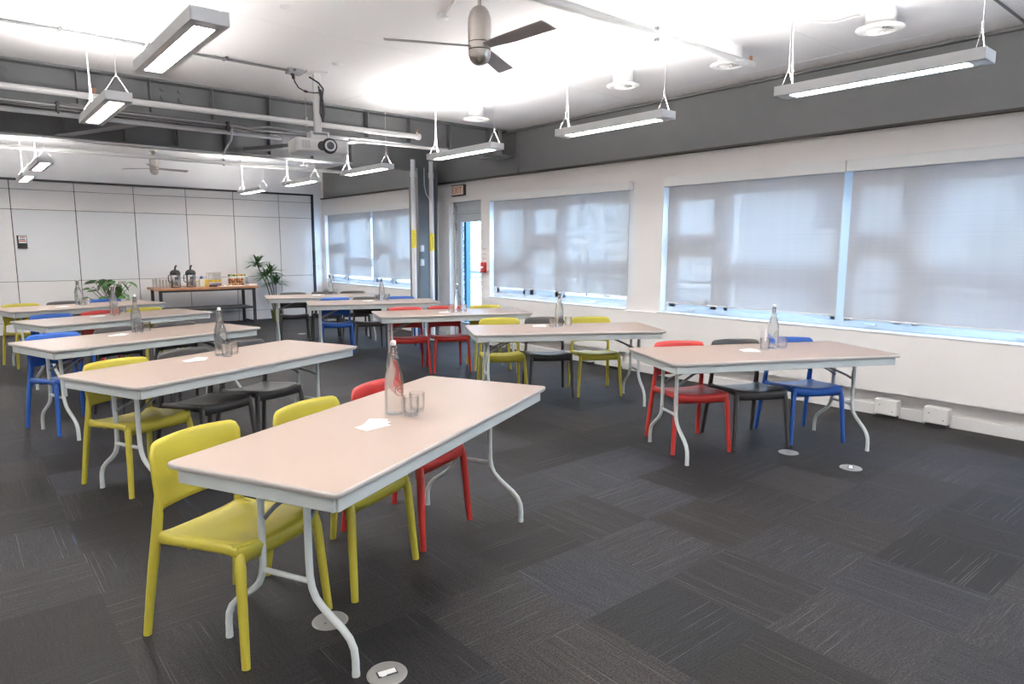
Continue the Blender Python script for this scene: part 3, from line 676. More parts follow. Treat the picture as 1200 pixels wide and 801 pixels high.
# ---------------------------------------------------------------- tables
TL, TW, TZ = 1.83, .762, .740
def table():
    t = thing('folding_table', '', 'table')
    def outline(hx, hy, r, n=4):
        o = []
        for cx, cy, a0 in ((hx-r, hy-r, 0), (-hx+r, hy-r, 90), (-hx+r, -hy+r, 180), (hx-r, -hy+r, 270)):
            for k in range(n+1):
                a = math.radians(a0+90*k/n); o.append((cx+r*math.cos(a), cy+r*math.sin(a)))
        return o
    hx, hy = TL/2, TW/2
    a = outline(hx-.004, hy-.004, .022); z0, z1 = TZ-.004, TZ
    m = MB(); n = len(a)
    m.add([(x, y, z1) for x, y in a], [tuple(range(n))]); m.add([(x, y, z0) for x, y in a], [tuple(range(n-1, -1, -1))])
    m.add([(x, y, z0) for x, y in a]+[(x, y, z1) for x, y in a], [(i, (i+1) % n, n+(i+1) % n, n+i) for i in range(n)]); m.build('tabletop', MT['top'], t)
    m = MB(); rs = [(hx-.004, TZ-.0005), (hx-.001, TZ-.002), (hx, TZ-.008), (hx-.002, TZ-.018), (hx-.007, TZ-.024)]
    vs = []
    for rx, z in rs: vs += [(x, y, z) for x, y in outline(rx, rx-hx+hy, .025)]
    m.add(vs, [((i+1)*n+k, (i+1)*n+(k+1) % n, i*n+(k+1) % n, i*n+k) for i in range(len(rs)-1) for k in range(n)], True)
    m.add([(x, y, TZ-.024) for x, y in outline(hx-.007, hy-.007, .025)], [tuple(range(n-1, -1, -1))]); m.build('edge_band', MT['band'], t)
    ax, ay = hx-.035, hy-.035; m = MB(); zb = TZ-.078
    for s_ in (-1, 1):
        m.bbox(-ax, ax, s_*ay-.011, s_*ay+.011, zb, TZ-.023, .003); m.bbox(s_*ax-.011, s_*ax+.011, -ay, ay, zb, TZ-.023, .003)
    m.build('apron', MT['tmetal'], t)
    for sx in (-1, 1):
        X = sx*.745; MB().tube([(X, -.13, TZ-.05), (X, .13, TZ-.05)], .012, 8).build('leg_hinge_bar', MT['brace'], t)
        for sy in (-1, 1):
            pts = [(TZ-.05, .108), (.55, .108), (.40, .108), (.335, .110), (.29, .118), (.255, .135), (.225, .165), (.195, .205), (.165, .247), (.135, .277), (.10, .294), (.06, .299), (.012, .299)]
            MB().tube([(X, sy*y, z) for z, y in pts], .0135, 12).build('leg', MT['tmetal'], t)
            MB().tube([(X, sy*.299, 0), (X, sy*.299, .016)], .0145, 12).build('foot_cap', MT['tmetal'], t)
            # folding brace
            MB().tube([(X, sy*.095, .515), (X-sx*.05, sy*.088, .545), (X-sx*.17, sy*.05, .60), (X-sx*.30, sy*.035, .665), (X-sx*.34, sy*.035, .70)], (.0095), 6).build('brace', MT['brace'], t)
        MB().tube([(X, -.112, .315), (X, .112, .315)], .0105, 10).build('crossbar', MT['tmetal'], t)
        MB().bbox(X-sx*.34-.015, X-sx*.34+.015, -.345, .345, TZ-.05, TZ-.023, .003).build('brace_rail', MT['brace'], t)
    return t
R_ = math.radians
tabs = {'A': (1.519, 2.635, 26.4), 'B': (1.430, 4.785, 22.8), 'C': (1.292, 6.614, 17.5), 'D': (1.419, 8.569, 18.5), 'E': (1.33, 10.47, 13.5),
        'R1': (4.655, 2.644, -26.1), 'R2': (4.531, 4.666, -29.5), 'R3': (4.642, 6.707, -20.9), 'R4': (4.674, 8.744, -20.0), 'R5': (4.66, 10.33, -17.0)}
tname = {'A': 'nearest table of the left row', 'B': 'second table of the left row', 'C': 'third table of the left row', 'D': 'fourth table of the left row', 'E': 'farthest table of the left row',
         'R1': 'nearest table of the window row', 'R2': 'second table of the window row', 'R3': 'third table of the window row', 'R4': 'fourth table of the window row', 'R5': 'farthest table of the window row'}
tlab = {'A': 'nearest and largest pale folding table in front, with two lime chairs and a red one', 'B': 'second pale folding table of the left row, with a lime chair at its left end',
 'C': 'third pale folding table of the left row, blue chair at its left end', 'D': 'fourth pale folding table of the left row, blue, red and lime chairs behind',
 'E': 'farthest pale folding table of the left row, nearest the panel wall', 'R1': 'pale folding table nearest the big window with red, grey and blue chairs',
 'R2': 'pale folding table with two lime chairs either side of a grey one by the windows', 'R3': 'pale folding table with two red chairs and a lime one, before the exit door',
 'R4': 'pale folding table left of the column with a blue chair at each end', 'R5': 'farthest pale folding table of the window row, only charcoal chairs behind it'}
t0 = table()
for i, k in enumerate(tabs):
    x, y, a = tabs[k]; o = t0 if i == 0 else dup(t0, (x, y, 0), R_(a), '')
    o.location = (x, y, 0); o.rotation_euler = (0, 0, R_(a)); o['label'] = tlab[k]; o['group'] = 'folding tables in two rows'
def TP(k, u, v):
    x, y, a = tabs[k]; a = R_(a); return (x+u*math.cos(a)-v*math.sin(a), y+u*math.sin(a)+v*math.cos(a))

# ---------------------------------------------------------------- chairs  (local: x right, +y towards the back)
def sm(t): t = max(0, min(1, t)); return t*t*(3-2*t)
def chair(m):
    c = thing('plastic_chair', '', 'chair')
    # seat
    def zs_(s, r):   # s -1..1 across, r 0 front .. 1 rear
        z = .444 + .012*s*s - .046*r - .011*(1-s*s)*math.sin(PI*min(1, .15+.85*r)) + .008*abs(s)**4*r**5 - .012*(1-r)**6
        return z
    def seat(a, b):
        s = 2*a-1; r = b
        hw = .208 - .012*r - .018*(1-r)**8
        y = -.232 + .43*r + .022*(1-s*s)*r**3 + .012*abs(s)**6*(1-r)**3
        x = s*hw; z = zs_(s, r); e = .01
        dzs = (zs_(s+e, r)-zs_(s-e, r))/(2*e*hw); dzr = (zs_(s, r+e)-zs_(s, r-e))/(2*e*.43)
        return (x, y, z), (-dzs, -dzr, 1)
    b = MB().shell(seat, 20, 18, .014, .5)
    # front apron rail (deeper at the corners, shallow arch below)
    top = []; bot = []; N_ = 18; vs = []; fs = []
    for i in range(N_+1):
        s = -1+2*i/N_; x = s*.212; y = -.230 + .014*abs(s)**8; zt = zs_(s, 0)-.002; zb = .374 + .006*abs(s)**2 - .026*max(0, abs(s)-.86)/.14
        vs += [(x, y-.008, zt+.005), (x, y-.014, zt-.010), (x, y-.005, zb), (x, y+.010, zb+.004), (x, y+.014, zt+.006)]
    for i in range(N_):
        for k in range(5): fs.append((i*5+k, i*5+(k+1) % 5, (i+1)*5+(k+1) % 5, (i+1)*5+k))
    fs += [(4, 3, 2, 1, 0), tuple(N_*5+k for k in range(5))]
    b.add(vs, fs, True)
    # side rails
    for sx in (-1, 1):
        b.tube([(sx*.203, -.228, .425), (sx*.204, -.15, .427), (sx*.203, -.02, .417), (sx*.200, .10, .407), (sx*.198, .19, .405)], [(.013, .024), (.013, .021), (.013, .020), (.013, .021), (.013, .028)], 10)
        b.tube([(sx*.192, .03, .400), (sx*.192, .03, .386)], .011, 8); b.tube([(sx*.192, -.13, .412), (sx*.192, -.13, .400)], .011, 8)
    b.build('seat', m, c)
    # backrest
    def vb(s, z): return .186 + .035*max(0, z-.55) - .008*sm((z-.45)/.1) + .042*(1-s*s)*sm((z-.46)/.2)
    def back(a, bb_):
        s = 2*a-1; q = abs(s)
        zl = .520 - .010*q*q - .050*sm((q-.84)/.16)
        zt = .780 - .008*q*q - (.040*(1-math.sqrt(max(0, 1-((q-.80)/.20)**2))) if q > .80 else 0)
        z = zl + (zt-zl)*bb_
        hw = .206 + .010*sm((z-.46)/.25)
        x = s*hw; e = .01; y = vb(s, z)
        dys = (vb(s+e, z)-vb(s-e, z))/(2*e*hw); dyz = (vb(s, z+e)-vb(s, z-e))/(2*e)
        return (x, y, z), (dys, -1, dyz)
    MB().shell(back, 28, 14, .017, .4).build('backrest', m, c)
    for sx in (-1, 1):
        MB().tube([(sx*.226, -.256, 0), (sx*.218, -.247, .12), (sx*.209, -.236, .28), (sx*.203, -.230, .37), (sx*.199, -.226, .410), (sx*.192, -.212, .432)],
                  [(.015, .016), (.016, .0175), (.0175, .0195), (.018, .021), (.015, .016), (.008, .008)], 14).build('leg', m, c)
        MB().tube([(sx*.222, .262, 0), (sx*.215, .243, .14), (sx*.207, .218, .30), (sx*.201, .196, .42), (sx*.199, .184, .50), (sx*.200, .182, .57)],
                  [(.015, .016), (.016, .018), (.0175, .021), (.017, .023), (.014, .024), (.007, .012)], 14).build('leg', m, c)
    return c
cmat = {'lime': MT['lime'], 'red': MT['red'], 'blue': MT['bluep'], 'grey': MT['char']}
cword = {'lime': 'lime green', 'red': 'red', 'blue': 'blue', 'grey': 'charcoal grey'}
protos = {}; pused = {}
pos = {0: 'left end', 1: 'middle', 2: 'right end'}
def put_chair(k, i, colr, x, y, ang):
    lab = '%s plastic chair behind the %s of the %s' % (cword[colr], pos[i], tname[k])
    if colr not in protos: protos[colr] = chair(cmat[colr]); o = protos[colr]
    else: o = dup(protos[colr], (0, 0, 0), 0, lab)
    o.location = (x, y, 0); o.rotation_euler = (0, 0, R_(ang)); o['label'] = lab; o['group'] = 'plastic chairs at the folding tables'
put_chair('A', 0, 'lime', .790, 2.651, 25.9); put_chair('A', 1, 'lime', 1.320, 2.824, 23.4); put_chair('A', 2, 'red', 1.812, 3.053, 22.8)
cs_ = {'B': [('lime', -.54, .21, -2), ('grey', -.02, .235, 0), ('grey', .48, .24, -4)],
       'C': [('blue', -.56, .21, 2), ('grey', -.03, .22, 0), ('grey', .50, .21, -3)],
       'D': [('blue', -.50, .24, -2), ('red', .0, .22, 0), ('lime', .50, .20, -4)],
       'E': [('lime', -.58, .20, 0), ('grey', -.08, .20, 2), ('blue', .46, .24, 1)],
       'R1': [('red', -.49, .19, -3), ('grey', .01, .19, -3), ('blue', .515, .20, -4)],
       'R2': [('lime', -.52, .47, -2), ('grey', -.035, .47, -3), ('lime', .465, .44, -3)],
       'R3': [('red', -.50, .20, -1), ('red', .0, .21, -1), ('lime', .53, .22, -4)],
       'R4': [('blue', -.50, .22, -2), ('grey', -.03, .22, 0), ('blue', .46, .18, -3)],
       'R5': [('grey', -.47, .22, -3), ('grey', .03, .22, -3), ('grey', .50, .20, -3)]}
for k, lst in cs_.items():
    for i, (cl, u, v, da) in enumerate(lst):
        x, y = TP(k, u, v); put_chair(k, i, cl, x, y, tabs[k][2]+da)

# ---------------------------------------------------------------- bottles, tumblers, sheets
def bottle():
    t = thing('water_bottle', '', 'bottle')
    out = [(.001, .004), (.030, .003), (.038, .0), (.0425, .006), (.043, .02), (.043, .15), (.041, .175), (.034, .205), (.024, .235), (.0175, .262), (.0150, .285), (.0145, .305), (.0175, .308), (.0175, .318), (.0145, .320)]
    inn = [(.0105, .320), (.0105, .285), (.013, .262), (.0195, .235), (.0295, .205), (.0365, .175), (.0385, .15), (.0388, .02), (.036, .012), (.001, .011)]
    MB().lathe(out+[(.0105, .320), (.0105, .275), (.001, .27)], 28).build('glass_body', MT['glass'], t)
    MB().lathe([(.001, .318), (.0103, .318), (.0125, .323), (.0135, .332), (.011, .341), (.001, .344)], 18).build('stopper', MT['ceramic'], t)
    wr_ = MB()
    for s_ in (-1, 1): wr_.tube([(s_*.018, 0, .285), (s_*.0215, .004, .30), (s_*.020, .002, .322), (s_*.013, 0, .337), (0, 0, .338)], .0012, 6)
    ring = [(.0185*math.cos(a), .0185*math.sin(a), .287) for a in [2*PI*k/20 for k in range(21)]]
    wr_.tube(ring, .0014, 5); wr_.tube([(.018, 0, .285), (.024, -.006, .272), (.0, -.026, .262), (-.024, -.006, .272), (-.018, 0, .285)], .0013, 5); wr_.build('wire_bail', MT['wire'], t)
    e = MB(); rr = .0435
    def arc(cx, cz, rad, a0, a1, th=.0022, n=26):
        vs = []
        for k in range(n+1):
            a = math.radians(a0+(a1-a0)*k/n)
            for r2 in (rad, rad-th):
                h = cx+r2*math.cos(a); z = cz+r2*math.sin(a); p = -PI*.62+h/rr; vs.append((rr*math.cos(p), rr*math.sin(p), z))
        e.add(vs, [(2*k, 2*k+1, 2*k+3, 2*k+2) for k in range(n)])
    arc(0, .115, .025, 0, 360); arc(-.006, .118, .008, 40, 230); arc(.006, .112, .009, 200, 400); arc(0, .102, .006, 0, 180); arc(.003, .124, .004, 0, 360)
    e.build('emblem', MT['ink'], t)
    return t
def tumbler():
    t = thing('glass_tumbler', '', 'glass')
    MB().lathe([(.001, .003), (.031, 0), (.033, .004), (.035, .03), (.0372, .088), (.0362, .0895), (.0350, .088), (.0328, .03), (.031, .013), (.001, .012)], 26).build('bowl', MT['tumbler'], t)
    return t
b0 = bottle(); g0 = tumbler(); bu = gu = False
place = {'A': ((.03, .036), [(.04, -.048), (.117, -.032)], (-.18, .0)), 'B': ((.08, .16), [(.06, .075), (.16, .13)], (-.15, .13)), 'C': ((.03, .20), [(-.0, .11), (.12, .20)], (-.17, .12)),
 'D': ((.03, .15), [(.0, .05), (.13, .16)], (-.15, .14)), 'E': ((-.03, .06), [(-.02, -.03), (.07, .04)], (-.27, -.08)),
 'R1': ((.17, .11), [(.07, .06), (.25, .10)], (-.08, .03)), 'R2': ((.0, .13), [(-.08, .06), (.10, .16)], (-.19, .17)), 'R3': ((.07, .0), [(-.02, -.06), (.15, -.02)], (-.10, -.04)),
 'R4': ((.16, .20), [(.08, .14), (.24, .18)], (-.06, .10)), 'R5': ((.11, .20), [(.04, .13), (.19, .17)], (-.12, .10))}
TZ2 = TZ+.0005
for k, (bpos, gs, pp) in place.items():
    x, y = TP(k, *bpos); lab = 'clear swing-top water bottle on the ' + tname[k]
    o = b0 if not bu else dup(b0, (x, y, TZ2), 0, lab); bu = True
    o.location = (x, y, TZ2); o.rotation_euler = (0, 0, .1*len(lab) % .6); o['label'] = lab; o['group'] = 'swing-top bottles on the tables'
    for j, (u, v) in enumerate(gs):
        x, y = TP(k, u, v); lab = ('front tumbler by the bottle on the ' if j == 0 else 'rear tumbler by the bottle on the ') + tname[k]
        o = g0 if not gu else dup(g0, (x, y, TZ2), 0, lab); gu = True
        o.location = (x, y, TZ2); o['label'] = lab; o['group'] = 'tumblers on the tables'
    x, y = TP(k, *pp); ns = 3
    for j in range(ns):
        a = R_(tabs[k][2])+(-.3+.33*j)
        z = TZ2+.001+.0016*j
        o = MB().box(-.065, .065, -.042, .042, 0, .0012).build('note_sheet', MT['paper'], None, (x+.018*(j-1)*math.cos(a), y+.018*(j-1), z)); o.rotation_euler = (0, 0, a)
        tag(o, 'white note sheet left of the bottle on the ' + tname[k], 'paper', 'note sheets on the ' + tname[k])

# ---------------------------------------------------------------- floor boxes
def floorbox(x, y, ang, opened, label):
    t = thing('floor_box', label, 'floor outlet', (x, y, 0), R_(ang))
    MB().lathe([(.001, .004), (.062, .004), (.069, .0035), (.072, .0)], 40).build('cover_plate', MT['floorbox'], t)
    if opened:
        MB().box(-.036, .036, -.018, .018, .004, .0055).build('recess', MT['black'], t)
        MB().box(-.030, .032, -.011, .013, .0055, .008).box(-.024, -.006, -.016, -.011, .0055, .008).build('socket_insert', MT['paper'], t)
    else:
        MB().box(-.03, -.022, -.015, -.010, .004, .005).box(.02, .028, .012, .017, .004, .005).build('screw', MT['ink'], t)
floorbox(1.068, 2.427, 0, False, 'round metal floor outlet cover beside the near table foot under the first lime chair')
floorbox(1.074, 1.975, -12, True, 'round floor outlet with white open socket at the bottom edge, beside the near table foot')
floorbox(4.694, 2.403, 0, False, 'round metal floor outlet cover under the blue chair at the window table')
floorbox(4.690, 1.947, 20, True, 'round floor outlet with white socket on the open carpet right of the window table')
floorbox(4.70, 11.42, 0, False, 'small round floor outlet seen far off under the farthest table')
# power boxes at the baseboard
for y, l in ((2.375, 'left white power box on the baseboard under the big window'), (1.975, 'right white power box on the baseboard under the big window'), (6.10, 'white power box on the baseboard behind the lime chair under the middle window'), (5.62, 'white power box on the baseboard seen right of the second window-row table legs')):
    t = thing('baseboard_power_box', l, 'outlet', (W-.018, y, 0))
    MB().bbox(-.09, 0, -.095, .095, .03, .172, .008).build('housing', MT['whitem'], t)
    MB().box(-.07, 0, -.08, .08, .0, .03).build('base', MT['black'], t)
    MB().tube([(-.0905, .05, .12), (-.092, .05, .12)], .006, 8).tube([(-.0905, -.06, .07), (-.092, -.06, .07)], .006, 8).build('screw', MT['wire'], t)

# ---------------------------------------------------------------- coffee counter at the far wall
ct = thing('coffee_counter', 'long wooden-topped serving table with black steel frame against the panel wall', 'table', (3.745, 13.75, 0))
hx, hy = .865, .37; Zc = .765
MB().bbox(-hx-.05, hx+.05, -hy, hy, Zc-.04, Zc, .005).build('counter_top', MT['wood'], ct)
for sx in (-1, 1):
    for sy in (-1, 1): MB().bbox(sx*(hx-.03)-.025, sx*(hx-.03)+.025, sy*(hy-.05)-.025, sy*(hy-.05)+.025, 0, Zc-.04, .003).build('leg', MT['blk'], ct)
    MB().bbox(sx*(hx-.03)-.015, sx*(hx-.03)+.015, -hy+.07, hy-.07, .05, .08, .003).build('stretcher', MT['blk'], ct)
MB().bbox(-hx+.05, hx-.05, -hy+.04, hy-.04, .33, .365, .004).build('shelf', MT['blk'], ct)
MB().bbox(-hx, hx, -hy+.03, -hy+.06, Zc-.075, Zc-.04, .003).build('front_rail', MT['blk'], ct)
cx_ = lambda px: .046 + .01558*px + (13.6-13.7)*.04
Zt = Zc+.001
def airpot(x, y, lab):
    t = thing('airpot', lab, 'coffee pot', (x, y, Zt))
    MB().lathe([(.001, 0), (.083, 0), (.086, .01), (.086, .235), (.083, .25), (.001, .25)], 28).build('body', MT['chrome'], t)
    MB().lathe([(.088, .235), (.092, .25), (.09, .275), (.075, .305), (.045, .325), (.001, .33)], 28).build('lid', MT['black'], t)
    MB().lathe([(.001, .0), (.088, .0), (.088, .012)], 24).build('base_ring', MT['black'], t)
    MB().tube([(0, -.0, .32), (0, .0, .345), (.01, .0, .385), (.03, .0, .41)], [.02, .018, .016, .014], 10).tube([(0, -.07, .27), (0, -.12, .268), (0, -.135, .245)], .012, 8).build('pump_head', MT['black'], t)
    MB().tube([(-.088, 0, .24), (-.12, 0, .22), (-.12, 0, .12), (-.088, 0, .09)], .008, 8).build('handle', MT['black'], t)
    MB().bbox(-.035, .035, -.0905, -.082, .15, .20, .002).build('label_plate', MT['ink'], t)
airpot(cx_(204), 13.62, 'left steel airpot with black pump lid on the serving table')
airpot(cx_(221), 13.62, 'right steel airpot with black pump lid on the serving table')
def glassjar(x, y, r, h, lab, grp):
    t = MB().lathe([(.001, .003), (r*.9, 0), (r, .004), (r, h), (r-.003, h), (r-.003, .008), (.001, .008)], 18).build('drinking_glass', MT['thinglass'], None, (x, y, Zt)); tag(t, lab, 'glass', grp)
for j, (px, dy, h) in enumerate(((181.5, 0, .16), (187, .1, .18), (187.5, -.1, .15), (192.5, 0, .14), (197.5, .1, .15), (198, -.08, .13))):
    glassjar(cx_(px), 13.66+dy, .034, h, 'clear drinking glass in the cluster left of the airpots', 'drinking glasses at the left end of the serving table')
def carton(px, w, h, m, capm, lab, cat, y=13.64):
    t = thing('drink_carton' if capm else 'tea_box', lab, cat, (cx_(px), y, Zt))
    MB().bbox(-w/2, w/2, -w/2, w/2, 0, h, .004).build('box', m, t)
    if capm: MB().lathe([(.001, h+.05), (w*.3, h+.05), (w*.34, h+.04), (w*.34, h), (.001, h)], 14).build('cap', capm, t)
    else: MB().bbox(-w/2-.002, w/2+.002, -w/2-.002, w/2+.002, h*.75, h+.004, .003).build('lid', MT['tea'], t)
carton(233.5, .085, .15, MT['cream'], MT['bluecap'], 'cream carton with dark blue cap right of the airpots', 'carton')
carton(228, .06, .11, MT['grey_fix'], None, 'small grey tin tucked right beside the second airpot', 'tin', 13.72)
carton(238.5, .08, .13, MT['tea'], None, 'yellow box standing left of the fruit tray', 'box')
# leaning silver tray
tr = thing('silver_tray', 'square silver tray leaning upright behind the pastries', 'tray', (cx_(253), 13.86, Zt)); tr.rotation_euler = (R_(-12), 0, 0)
MB().bbox(-.135, .135, 0, .008, 0, .27, .01).build('plate', MT['chrome'], tr)
MB().bbox(-.135, .135, -.008, 0, 0, .02, .003).bbox(-.135, .135, -.008, 0, .25, .27, .003).bbox(-.135, -.115, -.008, 0, .02, .25, .003).bbox(.115, .135, -.008, 0, .02, .25, .003).build('rim', MT['nickel'], tr)
def stand(px0, px1, y, z, lab, name='cake_stand', legs=True):
    x0, x1 = cx_(px0), cx_(px1); t = thing(name, lab, 'stand', ((x0+x1)/2, y, Zt)); h = (x1-x0)/2
    MB().bbox(-h, h, -.09, .09, z-.012, z, .004).build('platter', MT['ceramic'], t)
    if legs and z > .03:
        for s_ in (-1, 1): MB().bbox(s_*(h-.01)-.006, s_*(h-.01)+.006, -.08, .08, 0, z-.012, .002).build('side_panel', MT['tumbler'], t)
stand(240, 255, 13.62, .085, 'low stand with yellow fruit pieces on top, left of the silver tray')
stand(265, 288, 13.66, .185, 'taller pastry stand at the right of the serving table, brown pastries below')
stand(249, 279, 13.46, .014, 'flat cream platter at the front edge before the pastry stand', 'serving_platter', False)
def blob(x, y, z, r, m, name, lab, cat, grp, sq=.6):
    prof = [(.001, 0), (r*.8, .0), (r, r*sq*.4), (r*.85, r*sq*.9), (r*.5, r*sq*1.2), (.001, r*sq*1.3)]
    o = MB().lathe(prof, 10).build(name, m, None, (x, y, z)); o.scale = (1, random.uniform(.7, .95), 1); o.rotation_euler = (0, 0, random.uniform(0, 3)); tag(o, lab, cat, grp)
for i in range(8): blob(cx_(241.2+1.75*i), 13.60+random.uniform(-.05, .05), Zt+.086, .03, MT['fruit'], 'fruit_piece', 'yellow fruit piece on the low stand left of the silver tray', 'fruit', 'fruit pieces on the low stand', 1.1)
for i in range(6): blob(cx_(241.5+2.2*i), 13.52+random.uniform(-.02, .03), Zt, .035, MT['berry'], 'dark_fruit', 'dark berry cluster at the foot of the low fruit stand', 'fruit', 'dark berries below the fruit stand', 1.0)
for i in range(10): blob(cx_(266+2.0*i), 13.66+random.choice((-.045, .03)), Zt+.186, .038, MT['bake'] if i % 3 else MT['leaf2'], 'savoury_roll', 'baked roll in the row on top of the taller stand', 'pastry', 'rolls on top of the taller stand', .9)
for r_ in range(3):
    for i in range(6): blob(cx_(267+2.9*i), 13.62+.02*(r_ % 2), Zt+.001+.050*r_, .042, MT['bake2'] if (i+r_) % 3 else MT['bake'], 'brown_pastry', 'brown pastry stacked beneath the taller stand', 'pastry', 'pastries stacked beneath the taller stand', .9)
for i in range(4): blob(cx_(254+6.5*i), 13.45, Zt+.015, .03, MT['bake'], 'small_pastry', 'small pastry on the flat platter at the front', 'pastry', 'small pastries on the flat platter', .5)
for j in range(4):
    o = MB().bbox(-.075, .075, -.075, .075, 0, .014, .003).build('napkin_stack' if False else 'folded_napkin', MT['paper'] if j != 3 else MT['berry'], None, (cx_(292.5), 13.6, Zt+.0145*j)); tag(o, 'folded napkin in the small pile at the right end of the serving table', 'napkin', 'napkin pile at the right end')

# ---------------------------------------------------------------- plants
def fronds(m, c, n, L0, up, wd):
    for k in range(n):
        a = 2*PI*k/n+random.uniform(-.2, .2); el = random.uniform(*up); l = L0*random.uniform(.75, 1.1)
        d = Vector((math.cos(a), math.sin(a), 0)); side = Vector((-math.sin(a), math.cos(a), 0)); vs = []; q = 5
        for i in range(q+1):
            t = i/q; p = Vector(c)+d*(l*t*math.cos(el))+Vector((0, 0, l*(t*math.sin(el)-.35*t*t))); w = wd*(math.sin(PI*min(1, .15+.85*t))**.6)*(1 if t < 1 else .1)
            vs += [p-side*w, p+Vector((0, 0, w*.25)), p+side*w]
        m.add(vs, [f for i in range(q) for f in ((3*i, 3*i+1, 3*i+4, 3*i+3), (3*i+1, 3*i+2, 3*i+5, 3*i+4))], True)
dp = thing('potted_dracaena', 'tall spiky-leaved potted plant right of the serving table', 'plant', (5.16, 13.80, 0))
MB().lathe([(.001, .0), (.09, .0), (.10, .01), (.125, .21), (.13, .215), (.13, .235), (.118, .235), (.115, .20), (.001, .20)], 24).build('pot', MT['pot'], dp)
MB().disc(.114, .205, 20).build('soil', MT['soil'], dp)
heads = [(-.36, .02, 1.17), (-.20, -.05, .93), (.0, .0, .78), (-.06, .12, 1.0)]
for hx_, hy_, hz_ in heads:
    MB().tube([(hx_*.15, hy_*.1, .2), (hx_*.5, hy_*.5, .2+(hz_-.2)*.55), (hx_, hy_, hz_)], [.014, .011, .009], 8).build('stem', MT['stem'], dp)
    f = MB(); fronds(f, (hx_, hy_, hz_), 26, .36, (.0, .5), .017); fronds(f, (hx_, hy_, hz_), 20, .34, (.5, 1.35), .017); f.build('leaf_head', MT['leaf'], dp)
bp_ = thing('broad_leaf_plant', 'bushy broad-leaved green plant on the floor left of the serving table', 'plant', (2.15, 13.55, 0))
MB().lathe([(.001, .0), (.12, .0), (.15, .30), (.155, .32), (.14, .32), (.135, .29), (.001, .29)], 24).build('pot', MT['pot'], bp_)
MB().disc(.134, .295, 20).build('soil', MT['soil'], bp_)
lf = MB(); stm = MB()
for k in range(64):
    a = random.uniform(0, 2*PI); rr = random.uniform(.05, .42); z = random.uniform(.50, 1.0)-rr*.30; c = Vector((rr*math.cos(a), rr*math.sin(a)*.7, z))
    stm.tube([(0, 0, .28), (c.x*.4, c.y*.4, z*.75), c], .005, 5)
    M = Matrix.Translation(c) @ Matrix.Rotation(a, 4, 'Z') @ Matrix.Rotation(random.uniform(-.2, .9), 4, 'Y') @ Matrix.Rotation(random.uniform(-.5, .5), 4, 'X')
    l = random.uniform(.13, .2); w = l*.36; pts = [(0, 0), (.2, .7), (.45, 1), (.75, .65), (1, 0)]
    vs = []
    for t, ww in pts: vs += [M @ Vector((l*t, -w*ww, .01-.04*t*t)), M @ Vector((l*t, 0, -.035*t*t)), M @ Vector((l*t, w*ww, .01-.04*t*t))]
    lf.add(vs, [f for i in range(4) for f in ((3*i, 3*i+1, 3*i+4, 3*i+3), (3*i+1, 3*i+2, 3*i+5, 3*i+4))], True)
lf.build('leaves', MT['leaf2'], bp_); stm.build('stems', MT['stem'], bp_)
# slim metal rack by the far corner
rk = thing('metal_rack', 'thin grey metal rack standing beside the far corner bottle', 'rack', (6.05, 13.2, 0))
MB().tube([(-.05, 0, 0), (-.05, 0, .84), (-.02, 0, .865), (.06, 0, .865)], .010, 8).build('upright', MT['galv'], rk)
MB().bbox(-.10, .12, -.12, .12, 0, .02, .004).build('foot_plate', MT['galv'], rk)
MB().tube([(.06, 0, .865), (.12, 0, .865), (.12, 0, .80)], .010, 8).build('hook', MT['galv'], rk)

# ---------------------------------------------------------------- outside
dk = MB().box(W+.25, W+2.6, 0, 15, -.25, -.05).build('balcony_deck', MT['deck']); struct(dk)
rl = thing('balcony_railing', 'grey metal railing with mesh infill outside the windows', 'railing', (W+2.3, 0, -.05))
r_ = MB().tube([(0, -1, 1.05), (0, 15, 1.05)], .022, 8).tube([(0, -1, .12), (0, 15, .12)], .015, 8).tube([(0, -1, .94), (0, 15, .94)], .012, 8); r_.build('handrail', MT['railm'], rl)
for i in range(11): MB().tube([(0, -.6+1.5*i, 0), (0, -.6+1.5*i, 1.05)], .02, 8).build('post', MT['railm'], rl)
ms_ = MB()
for i in range(150): ms_.box(-.003, .003, -.6+.1*i, -.592+.1*i, .12, .94)
for i in range(8): ms_.box(-.003, .003, -.6, 14.4, .2+.1*i, .207+.1*i)
ms_.build('mesh_infill', MT['railm'], rl)
bd = thing('brick_building', 'pale brick building with dark windows across the street, seen through the blinds', 'building', (17.0, 0, 0))
MB().box(0, .5, -6, 10.5, -6, 4.6).build('brick_wall', MT['brick'], bd)
MB().box(-.2, .7, -6.2, 10.7, 4.6, 4.85).build('cornice', MT['whitem'], bd)
for r, (z0, z1) in enumerate(((2.0, 3.5), (-.6, .8), (-3.4, -2.0))):
    for i in range(7): 
        y = -4.6+2.1*i; fr = MB().box(-.03, .0, y-.55, y+.55, z0-.1, z0).box(-.03, 0, y-.5, y+.5, z1, z1+.14).build('window_surround', MT['whitem'], bd)
        MB().box(-.012, .02, y-.42, y+.42, z0, z1).build('window_glass', MT['outwin'], fr)
gd = MB().box(W+2.6, 60, -30, 60, -6.3, -6).build('street', MT['deck']); struct(gd); gd.name = 'road'
